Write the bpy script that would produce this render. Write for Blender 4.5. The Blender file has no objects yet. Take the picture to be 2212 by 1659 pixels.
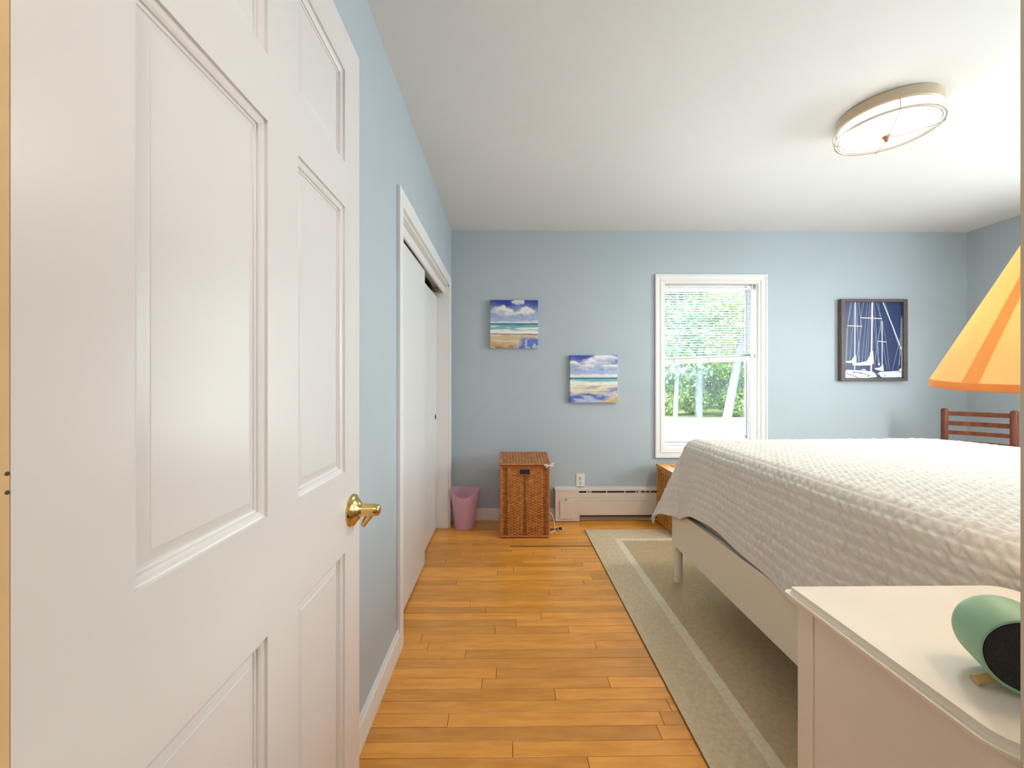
import bpy, bmesh, math, random
import numpy as np
from mathutils import Vector, Matrix

random.seed(7)
SC = bpy.context.scene
COL = SC.collection
PI = math.pi

# ------------------------------------------------------------------ camera
CAM_H = 1.18
F_PX = 880.0
cam_d = bpy.data.cameras.new('camera')
cam = bpy.data.objects.new('camera', cam_d)
COL.objects.link(cam)
cam.location = (0, 0, CAM_H)
cam.rotation_euler = (PI / 2, 0, -math.atan(10 / F_PX))
cam_d.sensor_fit = 'HORIZONTAL'
cam_d.sensor_width = 36
cam_d.lens = F_PX / 2212 * 36
cam_d.shift_y = -3.5 / 2212
cam_d.clip_start = 0.02
cam_d.clip_end = 300
SC.camera = cam

# ------------------------------------------------------------------ light
SC.view_settings.view_transform = 'Standard'
SC.view_settings.look = 'None'
SC.view_settings.gamma = 1
SC.view_settings.use_curve_mapping = False
SC.view_settings.exposure = 0.50

w = bpy.data.worlds.new('sky')
SC.world = w
w.use_nodes = True
nt = w.node_tree
bg = nt.nodes['Background']
sky = nt.nodes.new('ShaderNodeTexSky')
sky.sky_type = 'NISHITA'
sky.sun_disc = False
sky.sun_elevation = math.radians(52)
sky.sun_rotation = math.radians(215)
sky.air_density = 1.4
sky.dust_density = 2.5
nt.links.new(sky.outputs[0], bg.inputs[0])
bg.inputs[1].default_value = 0.55


def light(name, kind, loc, energy, color, rot=(0, 0, 0), **kw):
    d = bpy.data.lights.new(name, kind)
    d.energy = energy
    d.color = color
    for k, v in kw.items():
        setattr(d, k, v)
    o = bpy.data.objects.new(name, d)
    o.location = loc
    o.rotation_euler = rot
    COL.objects.link(o)
    return o


light('sun', 'SUN', (0, 0, 30), 6.0, (1, .95, .86), (math.radians(38), 0, math.radians(-58)), angle=.01)
# daylight through the window of the right wall and the back window, hall lamp behind the camera
light('daylight_right', 'AREA', (4.22, 1.45, 1.55), 88, (.90, .955, 1.0), (0, math.radians(90), 0),
      shape='RECTANGLE', size=1.3, size_y=1.7)
light('daylight_back', 'AREA', (1.76, 3.72, 1.30), 17, (.92, .98, 1.0), (math.radians(-90), 0, 0),
      shape='RECTANGLE', size=.78, size_y=1.4)
light('hall_lamp', 'AREA', (0.0, -.75, 2.35), 11, (1.0, .95, .90), (math.radians(15), 0, 0),
      shape='DISK', size=.7)


# ------------------------------------------------------------------ helpers
def lin(c):
    if isinstance(c, str):
        c = tuple(int(c[i:i + 2], 16) for i in (0, 2, 4))
    return tuple(((x / 255) / 12.92 if x / 255 <= .04045 else ((x / 255 + .055) / 1.055) ** 2.4) for x in c) + (1,)


def mat(name, color, rough=.5, var=0, vscale=8, bump=0, bscale=60, metal=0, spec=.5, stretch=None,
        color2=None, transl=None, seed_obj=False, coat=0):
    m = bpy.data.materials.new(name)
    m.use_nodes = True
    n, l = m.node_tree.nodes, m.node_tree.links
    b = n['Principled BSDF']
    b.inputs['Base Color'].default_value = lin(color)
    b.inputs['Roughness'].default_value = rough
    b.inputs['Metallic'].default_value = metal
    b.inputs['Specular IOR Level'].default_value = spec
    b.inputs['Coat Weight'].default_value = coat
    tc = n.new('ShaderNodeTexCoord')
    mp = n.new('ShaderNodeMapping')
    l.new(tc.outputs['Object'], mp.inputs[0])
    if stretch:
        mp.inputs['Scale'].default_value = stretch
    if seed_obj:
        oi = n.new('ShaderNodeObjectInfo')
        mul = n.new('ShaderNodeMath')
        mul.operation = 'MULTIPLY'
        mul.inputs[1].default_value = 37.0
        l.new(oi.outputs['Random'], mul.inputs[0])
        l.new(mul.outputs[0], mp.inputs['Location'])
    if var or color2:
        nz = n.new('ShaderNodeTexNoise')
        nz.inputs['Scale'].default_value = vscale
        nz.inputs['Detail'].default_value = 5
        l.new(mp.outputs[0], nz.inputs[0])
        rp = n.new('ShaderNodeValToRGB')
        c = lin(color)
        c2 = lin(color2) if color2 else c
        k0, k1 = 1 - var, 1 + var
        rp.color_ramp.elements[0].color = tuple(min(1, x * k0) for x in c[:3]) + (1,)
        rp.color_ramp.elements[1].color = tuple(min(1, x * k1) for x in c2[:3]) + (1,)
        rp.color_ramp.elements[0].position = .3
        rp.color_ramp.elements[1].position = .7
        l.new(nz.outputs[0], rp.inputs[0])
        out = rp.outputs[0]
        if seed_obj:
            hs = n.new('ShaderNodeHueSaturation')
            mr = n.new('ShaderNodeMapRange')
            mr.inputs['To Min'].default_value = .78
            mr.inputs['To Max'].default_value = 1.14
            l.new(oi.outputs['Random'], mr.inputs[0])
            l.new(mr.outputs[0], hs.inputs['Value'])
            l.new(out, hs.inputs['Color'])
            out = hs.outputs[0]
        l.new(out, b.inputs['Base Color'])
    if bump:
        nb = n.new('ShaderNodeTexNoise')
        nb.inputs['Scale'].default_value = bscale
        nb.inputs['Detail'].default_value = 4
        l.new(mp.outputs[0], nb.inputs[0])
        bp = n.new('ShaderNodeBump')
        bp.inputs['Strength'].default_value = bump
        bp.inputs['Distance'].default_value = .004
        l.new(nb.outputs[0], bp.inputs['Height'])
        l.new(bp.outputs[0], b.inputs['Normal'])
    if transl:
        tr = n.new('ShaderNodeBsdfTranslucent')
        tr.inputs[0].default_value = lin(transl[0])
        mx = n.new('ShaderNodeMixShader')
        mx.inputs[0].default_value = transl[1]
        l.new(b.outputs[0], mx.inputs[1])
        l.new(tr.outputs[0], mx.inputs[2])
        l.new(mx.outputs[0], n['Material Output'].inputs[0])
    return m


def glass_mat(name, tint, refl=.06):
    m = bpy.data.materials.new(name)
    m.use_nodes = True
    n, l = m.node_tree.nodes, m.node_tree.links
    n.remove(n['Principled BSDF'])
    t = n.new('ShaderNodeBsdfTransparent')
    t.inputs[0].default_value = lin(tint)
    g = n.new('ShaderNodeBsdfGlossy')
    g.inputs['Roughness'].default_value = .02
    mx = n.new('ShaderNodeMixShader')
    mx.inputs[0].default_value = refl
    l.new(t.outputs[0], mx.inputs[1])
    l.new(g.outputs[0], mx.inputs[2])
    l.new(mx.outputs[0], n['Material Output'].inputs[0])
    return m


def emit_mat(name, color, strength):
    m = bpy.data.materials.new(name)
    m.use_nodes = True
    b = m.node_tree.nodes['Principled BSDF']
    b.inputs['Base Color'].default_value = lin((240, 235, 225))
    b.inputs['Emission Color'].default_value = lin(color)
    b.inputs['Emission Strength'].default_value = strength
    return m


def attr_mat(name, rough=.6):
    m = bpy.data.materials.new(name)
    m.use_nodes = True
    n, l = m.node_tree.nodes, m.node_tree.links
    a = n.new('ShaderNodeAttribute')
    a.attribute_name = 'Col'
    l.new(a.outputs['Color'], n['Principled BSDF'].inputs['Base Color'])
    n['Principled BSDF'].inputs['Roughness'].default_value = rough
    return m


def B():
    return bmesh.new()


def box(bm, x0, x1, y0, y1, z0, z1, bev=0, seg=2):
    t = bmesh.new()
    bmesh.ops.create_cube(t, size=1)
    for v in t.verts:
        v.co = Vector(((x0 + x1) / 2 + v.co.x * (x1 - x0), (y0 + y1) / 2 + v.co.y * (y1 - y0),
                       (z0 + z1) / 2 + v.co.z * (z1 - z0)))
    if bev:
        bmesh.ops.bevel(t, geom=t.edges[:], offset=bev, segments=seg, affect='EDGES', profile=.5)
    merge(bm, t)
    return bm


def merge(bm, t, M=None):
    if M is not None:
        bmesh.ops.transform(t, matrix=M, verts=t.verts[:])
    me = bpy.data.meshes.new('t')
    t.to_mesh(me)
    t.free()
    bm.from_mesh(me)
    bpy.data.meshes.remove(me)


def lathe(bm, prof, n=48, center=(0, 0, 0), cap=True, M=None):
    t = bmesh.new()
    rings = []
    for r, z in prof:
        rings.append([t.verts.new((r * math.cos(2 * PI * i / n), r * math.sin(2 * PI * i / n), z)) for i in range(n)])
    for a, b in zip(rings, rings[1:]):
        for i in range(n):
            j = (i + 1) % n
            t.faces.new((a[i], a[j], b[j], b[i]))
    if cap:
        t.faces.new(rings[0][::-1])
        t.faces.new(rings[-1])
    bmesh.ops.recalc_face_normals(t, faces=t.faces[:])
    mm = Matrix.Translation(center)
    if M is not None:
        mm = mm @ M
    merge(bm, t, mm)
    return bm


def tube(bm, pts, r, n=10, closed=False, taper=None):
    """a round bar along points"""
    pts = [Vector(p) for p in pts]
    t = bmesh.new()
    rings = []
    N = len(pts)
    up = Vector((0, 0, 1))
    prev = None
    for i, p in enumerate(pts):
        if closed:
            d = pts[(i + 1) % N] - pts[i - 1]
        else:
            d = pts[min(i + 1, N - 1)] - pts[max(i - 1, 0)]
        d.normalize()
        if prev is None:
            a = d.cross(up)
            if a.length < .05:
                a = d.cross(Vector((1, 0, 0)))
        else:
            a = prev - d * prev.dot(d)
        a.normalize()
        prev = a
        b = d.cross(a)
        rr = r if taper is None else r * (1 + (taper - 1) * i / (N - 1))
        rings.append([t.verts.new(p + (a * math.cos(2 * PI * k / n) + b * math.sin(2 * PI * k / n)) * rr)
                      for k in range(n)])
    rng = range(N) if closed else range(N - 1)
    for i in rng:
        A, Bb = rings[i], rings[(i + 1) % N]
        for k in range(n):
            j = (k + 1) % n
            t.faces.new((A[k], A[j], Bb[j], Bb[k]))
    if not closed:
        t.faces.new(rings[0][::-1])
        t.faces.new(rings[-1])
    bmesh.ops.recalc_face_normals(t, faces=t.faces[:])
    merge(bm, t)
    return bm


def smooth_path(pts, k=6):
    """catmull-rom"""
    P = [Vector(p) for p in pts]
    P = [P[0] * 2 - P[1]] + P + [P[-1] * 2 - P[-2]]
    out = []
    for i in range(1, len(P) - 2):
        for s in range(k):
            t = s / k
            a, b, c, d = P[i - 1], P[i], P[i + 1], P[i + 2]
            out.append(.5 * ((2 * b) + (c - a) * t + (2 * a - 5 * b + 4 * c - d) * t * t +
                             (3 * b - a - 3 * c + d) * t ** 3))
    out.append(P[-2])
    return out


def obj(name, bm, m, parent=None, smooth=False, loc=None, rot=None, kind=None, label=None):
    me = bpy.data.meshes.new(name)
    if isinstance(bm, bmesh.types.BMesh):
        bm.to_mesh(me)
        bm.free()
    else:
        bpy.data.meshes.remove(me)
        me = bm
    if m is not None:
        me.materials.clear()
        me.materials.append(m)
    if smooth:
        me.polygons.foreach_set('use_smooth', [True] * len(me.polygons))
        if smooth == 'auto':
            me.set_sharp_from_angle(angle=math.radians(35))
    o = bpy.data.objects.new(name, me)
    COL.objects.link(o)
    if parent:
        o.parent = parent
    if loc:
        o.location = loc
    if rot:
        o.rotation_euler = rot
    if kind:
        o['kind'] = kind
    if label:
        o['label'] = label
    return o


def tag(o, label, cat, group=None):
    o['label'] = label
    o['category'] = cat
    if group:
        o['group'] = group
    return o


def thing(name, label, cat, loc=(0, 0, 0), rotz=0, group=None):
    o = bpy.data.objects.new(name, None)
    o.empty_display_size = .05
    COL.objects.link(o)
    o.location = loc
    o.rotation_euler = (0, 0, rotz)
    return tag(o, label, cat, group)


def struct_empty(name, loc=(0, 0, 0), rotz=0, label=None):
    o = bpy.data.objects.new(name, None)
    o.empty_display_size = .05
    COL.objects.link(o)
    o.location = loc
    o.rotation_euler = (0, 0, rotz)
    o['kind'] = 'structure'
    if label:
        o['label'] = label
    return o


def vnoise(x, y, seed=0):
    """smooth value noise on numpy arrays, -1..1"""
    r = np.random.RandomState(seed).uniform(-1, 1, (64, 64))
    xi, yi = np.floor(x).astype(int), np.floor(y).astype(int)
    fx, fy = x - xi, y - yi
    fx, fy = fx * fx * (3 - 2 * fx), fy * fy * (3 - 2 * fy)
    g = lambda a, b: r[a % 64, b % 64]
    return (g(xi, yi) * (1 - fx) + g(xi + 1, yi) * fx) * (1 - fy) + \
           (g(xi, yi + 1) * (1 - fx) + g(xi + 1, yi + 1) * fx) * fy


def fbm(x, y, seed=0, o=4):
    s, a = 0, .5
    for k in range(o):
        s = s + a * vnoise(x * 2 ** k, y * 2 ** k, seed + k)
        a *= .5
    return s


def grid_mesh(name, X, Y, Z, wrap=False):
    h, wd = X.shape
    V = np.stack([X, Y, Z], -1).reshape(-1, 3)
    idx = np.arange(h * wd).reshape(h, wd)
    Fc = np.stack([idx[:-1, :-1], idx[:-1, 1:], idx[1:, 1:], idx[1:, :-1]], -1).reshape(-1, 4)
    me = bpy.data.meshes.new(name)
    me.vertices.add(len(V))
    me.vertices.foreach_set('co', V.ravel())
    me.loops.add(Fc.size)
    me.loops.foreach_set('vertex_index', Fc.ravel())
    me.polygons.add(len(Fc))
    me.polygons.foreach_set('loop_start', np.arange(len(Fc)) * 4)
    me.update(calc_edges=True)
    me.validate()
    return me


# ------------------------------------------------------------------ materials
M_BLUE = mat('blue_wall_paint', (183, 194, 201), .55, var=.02, vscale=3, bump=.06, bscale=220)
M_CEIL = mat('ceiling_paint', (232, 230, 227), .7, var=.015, vscale=2, bump=.05, bscale=180)
M_WHITE = mat('white_trim_paint', (238, 236, 234), .35, var=.012, vscale=5, bump=.02, bscale=90)
M_DOOR = mat('white_door_paint', (226, 221, 219), .28, var=.012, vscale=4, bump=.03, bscale=140)
M_CLOSET = mat('closet_door_paint', (230, 229, 228), .4, var=.01, vscale=4, bump=.03, bscale=160)
M_HEAT = mat('heater_enamel', (232, 222, 212), .35, var=.015, vscale=6)
M_TAN = mat('tan_jamb_paint', (222, 184, 132), .5, var=.05, vscale=14, bump=.08, bscale=40)
M_TAUPE = mat('shaded_jamb_taupe', (196, 188, 170), .5, var=.04, vscale=12, bump=.05, bscale=60)  # white jamb's shade put into its base colour
M_DARK = mat('opening_shade', (40, 34, 30), .8, var=.1)
M_BRASS = mat('polished_brass', (222, 192, 122), .14, metal=1, var=.04, vscale=10)
M_FLOOR = mat('honey_oak_board', (228, 151, 54), .33, var=.05, vscale=4, bump=.06, bscale=24,
              stretch=(1.6, 9, 8), color2=(240, 168, 72), seed_obj=True, coat=.15)
M_FLOORD = mat('dark_oak_board', (150, 108, 60), .3, var=.10, vscale=5, stretch=(1.2, 22, 8))
M_SUB = mat('floor_joint', (96, 52, 18), .6, var=.1)
M_BEDW = mat('bed_white_lacquer', (232, 225, 209), .32, var=.01, vscale=5)
M_NS = mat('nightstand_white_paint', (232, 222, 210), .35, var=.012, vscale=6, bump=.03, bscale=100)
M_NSTOP = mat('nightstand_top_paint', (236, 226, 210), .4, var=.03, vscale=7, bump=.04, bscale=50)
M_QUILT = mat('ivory_quilt_cotton', (229, 224, 216), .85, var=.015, vscale=30, bump=.35, bscale=160, spec=.2)
M_SPRING = mat('grey_boxspring_cloth', (176, 166, 154), .9, var=.05, vscale=40)
M_RUG = mat('rug_border_khaki', (224, 204, 170), .95, var=.10, vscale=60, bump=.8, bscale=260, spec=.1)
M_RUG2 = mat('rug_field_olive', (206, 182, 144), .95, var=.10, vscale=60, bump=.8, bscale=260, spec=.1)
M_RUG3 = mat('rug_band_cream', (238, 226, 200), .95, var=.08, vscale=60, bump=.8, bscale=260, spec=.1)
M_RUGE = mat('rug_binding_brown', (128, 92, 48), .9, var=.1, vscale=60)
M_WICK = mat('wicker_cane', (186, 110, 44), .45, var=.14, vscale=30, color2=(210, 138, 68), bump=.2, bscale=200)
M_WICKL = mat('wicker_lid_cane', (172, 112, 68), .45, var=.14, vscale=30, color2=(196, 138, 92), bump=.2, bscale=200)
M_WICKF = mat('wicker_pole', (182, 106, 60), .42, var=.15, vscale=30, color2=(196, 120, 72))
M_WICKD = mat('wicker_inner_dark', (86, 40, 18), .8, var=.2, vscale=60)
M_ACAC = mat('acacia_wood', (190, 128, 50), .4, var=.14, vscale=7, stretch=(6, 6, 1.5), color2=(206, 146, 66))
M_PINK = mat('pink_frosted_plastic', (246, 210, 224), .4, transl=((255, 228, 240), .4))
_n, _l = M_PINK.node_tree.nodes, M_PINK.node_tree.links
_mx = _n.new('ShaderNodeMixShader'); _tp = _n.new('ShaderNodeBsdfTransparent')
_tp.inputs[0].default_value = lin((255, 244, 249)); _mx.inputs[0].default_value = .25
_src = _n['Material Output'].inputs[0].links[0].from_socket
_l.new(_src, _mx.inputs[1]); _l.new(_tp.outputs[0], _mx.inputs[2]); _l.new(_mx.outputs[0], _n['Material Output'].inputs[0])
M_CHAIR = mat('cherry_chair_wood', (108, 52, 30), .38, var=.16, vscale=9, stretch=(5, 5, 1.2), color2=(130, 68, 42))
M_SLAT = mat('shaded_slat_vinyl', (178, 182, 184), .4, transl=((220, 228, 228), .06))  # white slats greyed: their backlit shade is in the base colour
M_BLINDR = mat('blind_rail_vinyl', (236, 230, 228), .4)
M_SASH = mat('window_sash_paint', (214, 214, 214), .35)
M_GREY = mat('grey_gasket', (120, 118, 116), .5)
M_GLASS = glass_mat('window_glass', (250, 253, 252))
M_FRAME = mat('weathered_frame_wood', (98, 84, 82), .5, var=.18, vscale=12, stretch=(4, 4, 1))
M_NAVY = mat('navy_print', (30, 46, 94), .35, var=.16, vscale=5, color2=(38, 56, 106))
M_PRINTW = mat('white_print', (236, 240, 242), .4)
M_PRINTG = mat('pale_grey_print', (150, 164, 192), .4)
M_PRINTD = mat('dark_print', (52, 62, 90), .4)
M_PAINT = attr_mat('canvas_paint', .55)
M_PLATE = mat('outlet_ivory', (236, 232, 222), .35)
M_CORD = mat('white_cord', (235, 228, 214), .5)
M_PLUG = mat('dark_plug', (70, 44, 34), .5)
M_RIBBON = mat('white_ribbon', (245, 242, 236), .7)
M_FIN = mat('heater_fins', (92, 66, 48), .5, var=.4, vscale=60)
M_STEELRIM = mat('lamp_rim_enamel', (206, 186, 158), .35, var=.02)
M_WIRE = mat('lamp_wire_nickel', (214, 200, 186), .25, metal=.9)
M_COPPER = mat('lamp_finial_copper', (206, 158, 132), .25, metal=.8)
M_LITGLASS = emit_mat('lit_frosted_glass', (255, 246, 230), 1.7)
M_SHADE = mat('lampshade_paper', (252, 214, 160), .8, transl=((255, 208, 146), .52), bump=.15, bscale=120)
M_SEAM = mat('lampshade_seam', (252, 222, 176), .8, transl=((255, 226, 176), .72))
M_HEM = mat('lampshade_hem', (240, 196, 140), .8, transl=((250, 200, 130), .5))
M_CERAM = mat('lamp_ceramic', (226, 216, 196), .2, var=.03)
M_BULB = emit_mat('lit_bulb', (255, 206, 140), 12)
M_MINT = mat('mint_speaker_shell', (150, 190, 156), .5, var=.02, vscale=20, bump=.05, bscale=300)
M_MESH = mat('black_speaker_mesh', (34, 26, 24), .7, var=.5, vscale=400, bump=.6, bscale=500)
M_PEG = mat('beech_peg', (206, 166, 108), .45, var=.12, vscale=20)
M_BARK = mat('grey_bark', (128, 138, 152), .9, var=.25, vscale=6, bump=.8, bscale=14, stretch=(3, 3, .6))
M_LEAF = mat('leaf_green', (124, 150, 116), .55, var=.35, vscale=.9, color2=(180, 198, 140), transl=((170, 205, 120), .35))
M_LEAF2 = mat('leaf_blue_green', (106, 134, 124), .55, var=.4, vscale=.9, color2=(164, 188, 168), transl=((160, 195, 150), .3))
M_DRIVE = mat('pale_gravel', (232, 230, 226), .9, var=.05, vscale=3, bump=.3, bscale=40)
M_GRASS = mat('woodland_floor', (120, 134, 84), .95, var=.25, vscale=1.2)
M_CLOSIN = mat('closet_inside_paint', (176, 168, 120), .7)
M_HALL = mat('hall_paint', (226, 208, 178), .7)

# ------------------------------------------------------------------ room shell
XL, XR, YB, YF0, YF1, ZC = -.48, 4.0, 3.5, .19, .300, 2.485
T = .135


def struct(name, bm, m, **k):
    return obj(name, bm, m, kind='structure', **k)


CY0, CY1, CZ = 1.83, 3.315, 1.965        # closet opening in the left wall
bm = B()
box(bm, XL - T, XL, YF0, CY0, 0, ZC)
box(bm, XL - T, XL, CY1, YB, 0, ZC)
box(bm, XL - T, XL, CY0, CY1, CZ, ZC)
struct('wall_left', bm, M_BLUE)

WX0, WX1, WZ0, WZ1 = 1.345, 2.166, .606, 2.035   # window opening in the back wall
bm = B()
box(bm, XL - T, WX0, YB, YB + .15, 0, ZC)
box(bm, WX1, XR + T, YB, YB + .15, 0, ZC)
box(bm, WX0, WX1, YB, YB + .15, 0, WZ0)
box(bm, WX0, WX1, YB, YB + .15, WZ1, ZC)
struct('wall_back', bm, M_BLUE)

RY0, RY1, RZ0, RZ1 = .70, 2.20, .75, 2.1        # window opening in the right wall, out of frame
bm = B()
box(bm, XR, XR + T, YF0, RY0, 0, ZC)
box(bm, XR, XR + T, RY1, YB, 0, ZC)
box(bm, XR, XR + T, RY0, RY1, 0, RZ0)
box(bm, XR, XR + T, RY0, RY1, RZ1, ZC)
struct('wall_right', bm, M_BLUE)

DX0, DX1, DZ = -.385, .389, 2.045                # doorway in the front wall
bm = B()
box(bm, XL, DX0 - .02, YF0, YF1, 0, ZC)
box(bm, DX1 + .02, XR, YF0, YF1, 0, ZC)
box(bm, DX0 - .02, DX1 + .02, YF0, YF1, DZ + .02, ZC)
struct('wall_front', bm, M_BLUE)

bm = B()
box(bm, XL - T, XR + T, YF0, YB + .15, ZC, ZC + .12)
struct('ceiling', bm, M_CEIL)

# closet interior
bm = B()
box(bm, -1.25, -1.2, 1.6, 3.5, 0, ZC)
box(bm, -1.2, XL - T, 1.55, 1.6, 0, ZC)
box(bm, -1.2, XL - T, 3.5, 3.55, 0, ZC)
box(bm, -1.25, XL - T, 1.55, 3.55, ZC, ZC + .05)
struct('wall_closet', bm, M_CLOSIN)
# hall behind the doorway
bm = B()
box(bm, -1.0, -.95, -1.5, YF0, 0, ZC)
box(bm, .95, 1.0, -1.5, YF0, 0, ZC)
box(bm, -1.0, 1.0, -1.55, -1.5, 0, ZC)
box(bm, -1.0, DX0 - .02, YF0 - .02, YF0 - .001, 0, ZC)
box(bm, DX1 + .02, 1.0, YF0 - .02, YF0 - .001, 0, ZC)
box(bm, DX0 - .02, DX1 + .02, YF0 - .02, YF0 - .001, DZ + .02, ZC)
struct('wall_hall', bm, M_HALL)
bm = B()
box(bm, -1.0, 1.0, -1.55, YF0 - .001, ZC, ZC + .05)
struct('ceiling_hall', bm, M_CEIL)

# ------------------------------------------------------------------ floor of oak strips
floor = struct_empty('floor')
bm = B()
box(bm, XL - .8, XR + .02, -1.5, YB + .02, -.05, -.016)
obj('subfloor', bm, M_SUB, floor)
ROW = .0575
boards = []
y = YF0 - ROW * 2
row = 0
rb = random.Random(3)
while y < YB:
    x = XL - .14 if y > CY0 - .06 else XL
    x -= rb.uniform(0, .0)
    first = True
    while x < XR:
        ln = rb.choice((.35, .5, .75, 1.0, 1.3, 1.6)) if x < .7 else rb.uniform(2.2, 3.0)
        if first:
            ln *= rb.uniform(.4, 1.0)
            first = False
        x1 = min(x + ln, XR)
        if XR - x1 < .25:
            x1 = XR
        boards.append((x, x1, y, row))
        x = x1
    y += ROW
    row += 1
# one dark strip in front of the basket
for i, (x0, x1, yy, r) in enumerate(boards):
    x0g, x1g = x0 + .0008, x1 - .0008
    bmb = B()
    dz = rb.uniform(-.0006, .0003)
    box(bmb, x0g, x1g, yy + .0008, min(yy + ROW - .0008, YB), -.016, dz, bev=.0009, seg=1)
    for v in bmb.verts:
        v.co.x -= (x0 + x1) / 2
        v.co.y -= yy
    dark = False
    obj('floor_board', bmb, M_FLOOR, floor, loc=((x0 + x1) / 2, yy, 0))
bmb = B()
box(bmb, .02, .75, 2.918, 2.943, -.010, .0012, bev=.0004, seg=1)
obj('inlaid_strip', bmb, M_FLOORD, floor, label='dark brown strip set in the floor')
# base boards
bm = B()
for (z0, z1, d) in ((0, .088, .014), (.088, .105, .009)):
    box(bm, XL, XL + d, YF1, 1.785, z0, z1, bev=.002)
struct('baseboard_left', bm, M_WHITE)
bm = B()
for (z0, z1, d) in ((0, .084, .014), (.084, .1, .009)):
    box(bm, XL, .405, YB - d, YB, z0, z1, bev=.002)
struct('baseboard_back', bm, M_WHITE)
bm = B()
box(bm, XR - .014, XR, YF1, YB, 0, .1, bev=.002)
struct('baseboard_right', bm, M_WHITE)

# ------------------------------------------------------------------ closet trim and sliding doors
tr = struct_empty('trim_1', (XL, 0, 0))
PR = .0155
bm = B(); box(bm, 0, PR, 1.775, CY0, 0, CZ + .075, bev=.002); obj('side_casing', bm, M_WHITE, tr)
bm = B(); box(bm, 0, PR, CY1, CY1 + .072, 0, CZ + .075, bev=.002); obj('side_casing', bm, M_WHITE, tr)
bm = B(); box(bm, 0, PR, CY0, CY1, CZ, CZ + .075, bev=.002); obj('head_casing', bm, M_WHITE, tr)
bm = B(); box(bm, -T, 0, CY1 - .012, CY1, 0, CZ); obj('jamb', bm, M_WHITE, tr)
bm = B(); box(bm, -T, 0, CY0, CY0 + .012, 0, CZ); obj('jamb', bm, M_WHITE, tr)
bm = B(); box(bm, -T, 0, CY0, CY1, CZ - .012, CZ); obj('head_jamb', bm, M_WHITE, tr)
bm = B(); box(bm, -.042, -.03, CY0 + .012, CY1 - .012, CZ - .062, CZ - .012, bev=.001); obj('fascia', bm, M_WHITE, tr)
bm = B()
box(bm, -.118, -.046, CY0 + .012, CY1 - .012, CZ - .030, CZ - .012)
box(bm, -.050, -.046, CY0 + .012, CY1 - .012, CZ - .056, CZ - .030)
box(bm, -.084, -.080, CY0 + .012, CY1 - .012, CZ - .056, CZ - .030)
obj('sliding_track', bm, M_WIRE, tr)

d2 = struct_empty('door_2', (XL - .052, CY0 + .014, 0))
bm = B(); box(bm, -.030, -.0, 0, .790, .012, CZ - .066, bev=.0015); obj('door_panel', bm, M_CLOSET, d2)
d3 = struct_empty('door_3', (XL - .092, CY1 - .014, 0))
bm = B(); box(bm, -.030, -.0, -.79, 0, .012, CZ - .092, bev=.0015); obj('door_panel', bm, M_CLOSET, d3)
bm = B()
lathe(bm, [(.0, -.002), (.019, -.002), (.021, .001), (.017, .0015), (.014, -.001), (0, -.001)], 24,
      M=Matrix.Rotation(PI / 2, 4, 'Y'), cap=False)
p = obj('finger_pull', bm, M_PLUG, d3, loc=(.001, -.055, .905), label='dark round finger pull', smooth='auto')

# ------------------------------------------------------------------ entry door jambs
tr2 = tr = struct_empty('trim_2', (0, 0, 0))
bm = B()
box(bm, DX0 - .02, DX0, YF0 - .02, .3199, 0, DZ + .02, bev=.0008)
obj('hinge_jamb', bm, M_TAN, tr, label='tan painted hinge jamb')
bm = B()
box(bm, DX1, DX1 + .02, YF0 - .02, YF1 + .005, 0, DZ + .02, bev=.001)
obj('strike_jamb', bm, M_TAUPE, tr, label='taupe painted strike jamb')
bm = B()
box(bm, DX0, DX1, YF0 - .02, YF1 + .002, DZ, DZ + .02, bev=.002)
obj('head_jamb', bm, M_TAUPE, tr)
bm = B()
box(bm, DX1 - .0012, DX1 + .001, .262, .303, .835, .892, bev=.0008)
obj('strike_plate', bm, M_BRASS, tr, label='brass strike plate')
bm = B()
box(bm, DX0 - .09, DX0 - .021, YF1, YF1 + .016, 0, DZ + .09, bev=.003)
box(bm, DX1 + .021, DX1 + .09, YF1, YF1 + .016, 0, DZ + .09, bev=.003)
box(bm, DX0 - .021, DX1 + .021, YF1, YF1 + .016, DZ + .021, DZ + .09, bev=.003)
obj('casing', bm, M_WHITE, tr)

# ------------------------------------------------------------------ six panel entry door, opened against the left wall
DW, DT, DH = .766, .035, 2.025
d1 = struct_empty('door_1', (-.385, .3202, .012), math.radians(.6),)
# local: y along the door from the hinge, x = 0 the visible face, thickness to -x
PANY = [(.106, .345), (.443, .668)]
PANZ = [(.225, .757), (.950, 1.592), (1.700, 1.922)]
bm = B()
ys = [0, PANY[0][0], PANY[0][1], PANY[1][0], PANY[1][1], DW]
zs = [0, PANZ[0][0], PANZ[0][1], PANZ[1][0], PANZ[1][1], PANZ[2][0], PANZ[2][1], DH]
for a, b in ((0, 1), (2, 3), (4, 5)):
    box(bm, -DT, 0, ys[a], ys[b], 0, DH)
for a, b in ((0, 1), (2, 3), (4, 5), (6, 7)):
    for (p0, p1) in PANY:
        box(bm, -DT, 0, p0, p1, zs[a], zs[b])
obj('door_frame', bm, M_DOOR, d1)
prof = [(0, 0), (.0008, -.0045), (.0030, -.0052), (.0080, -.0060), (.0115, -.0085), (.0122, -.0115), (.0138, -.0118), (.0160, -.0122),
        (.0168, -.0140), (.0185, -.0140), (.0310, -.0108), (.0320, -.0102), (.045, -.0102)]
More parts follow.
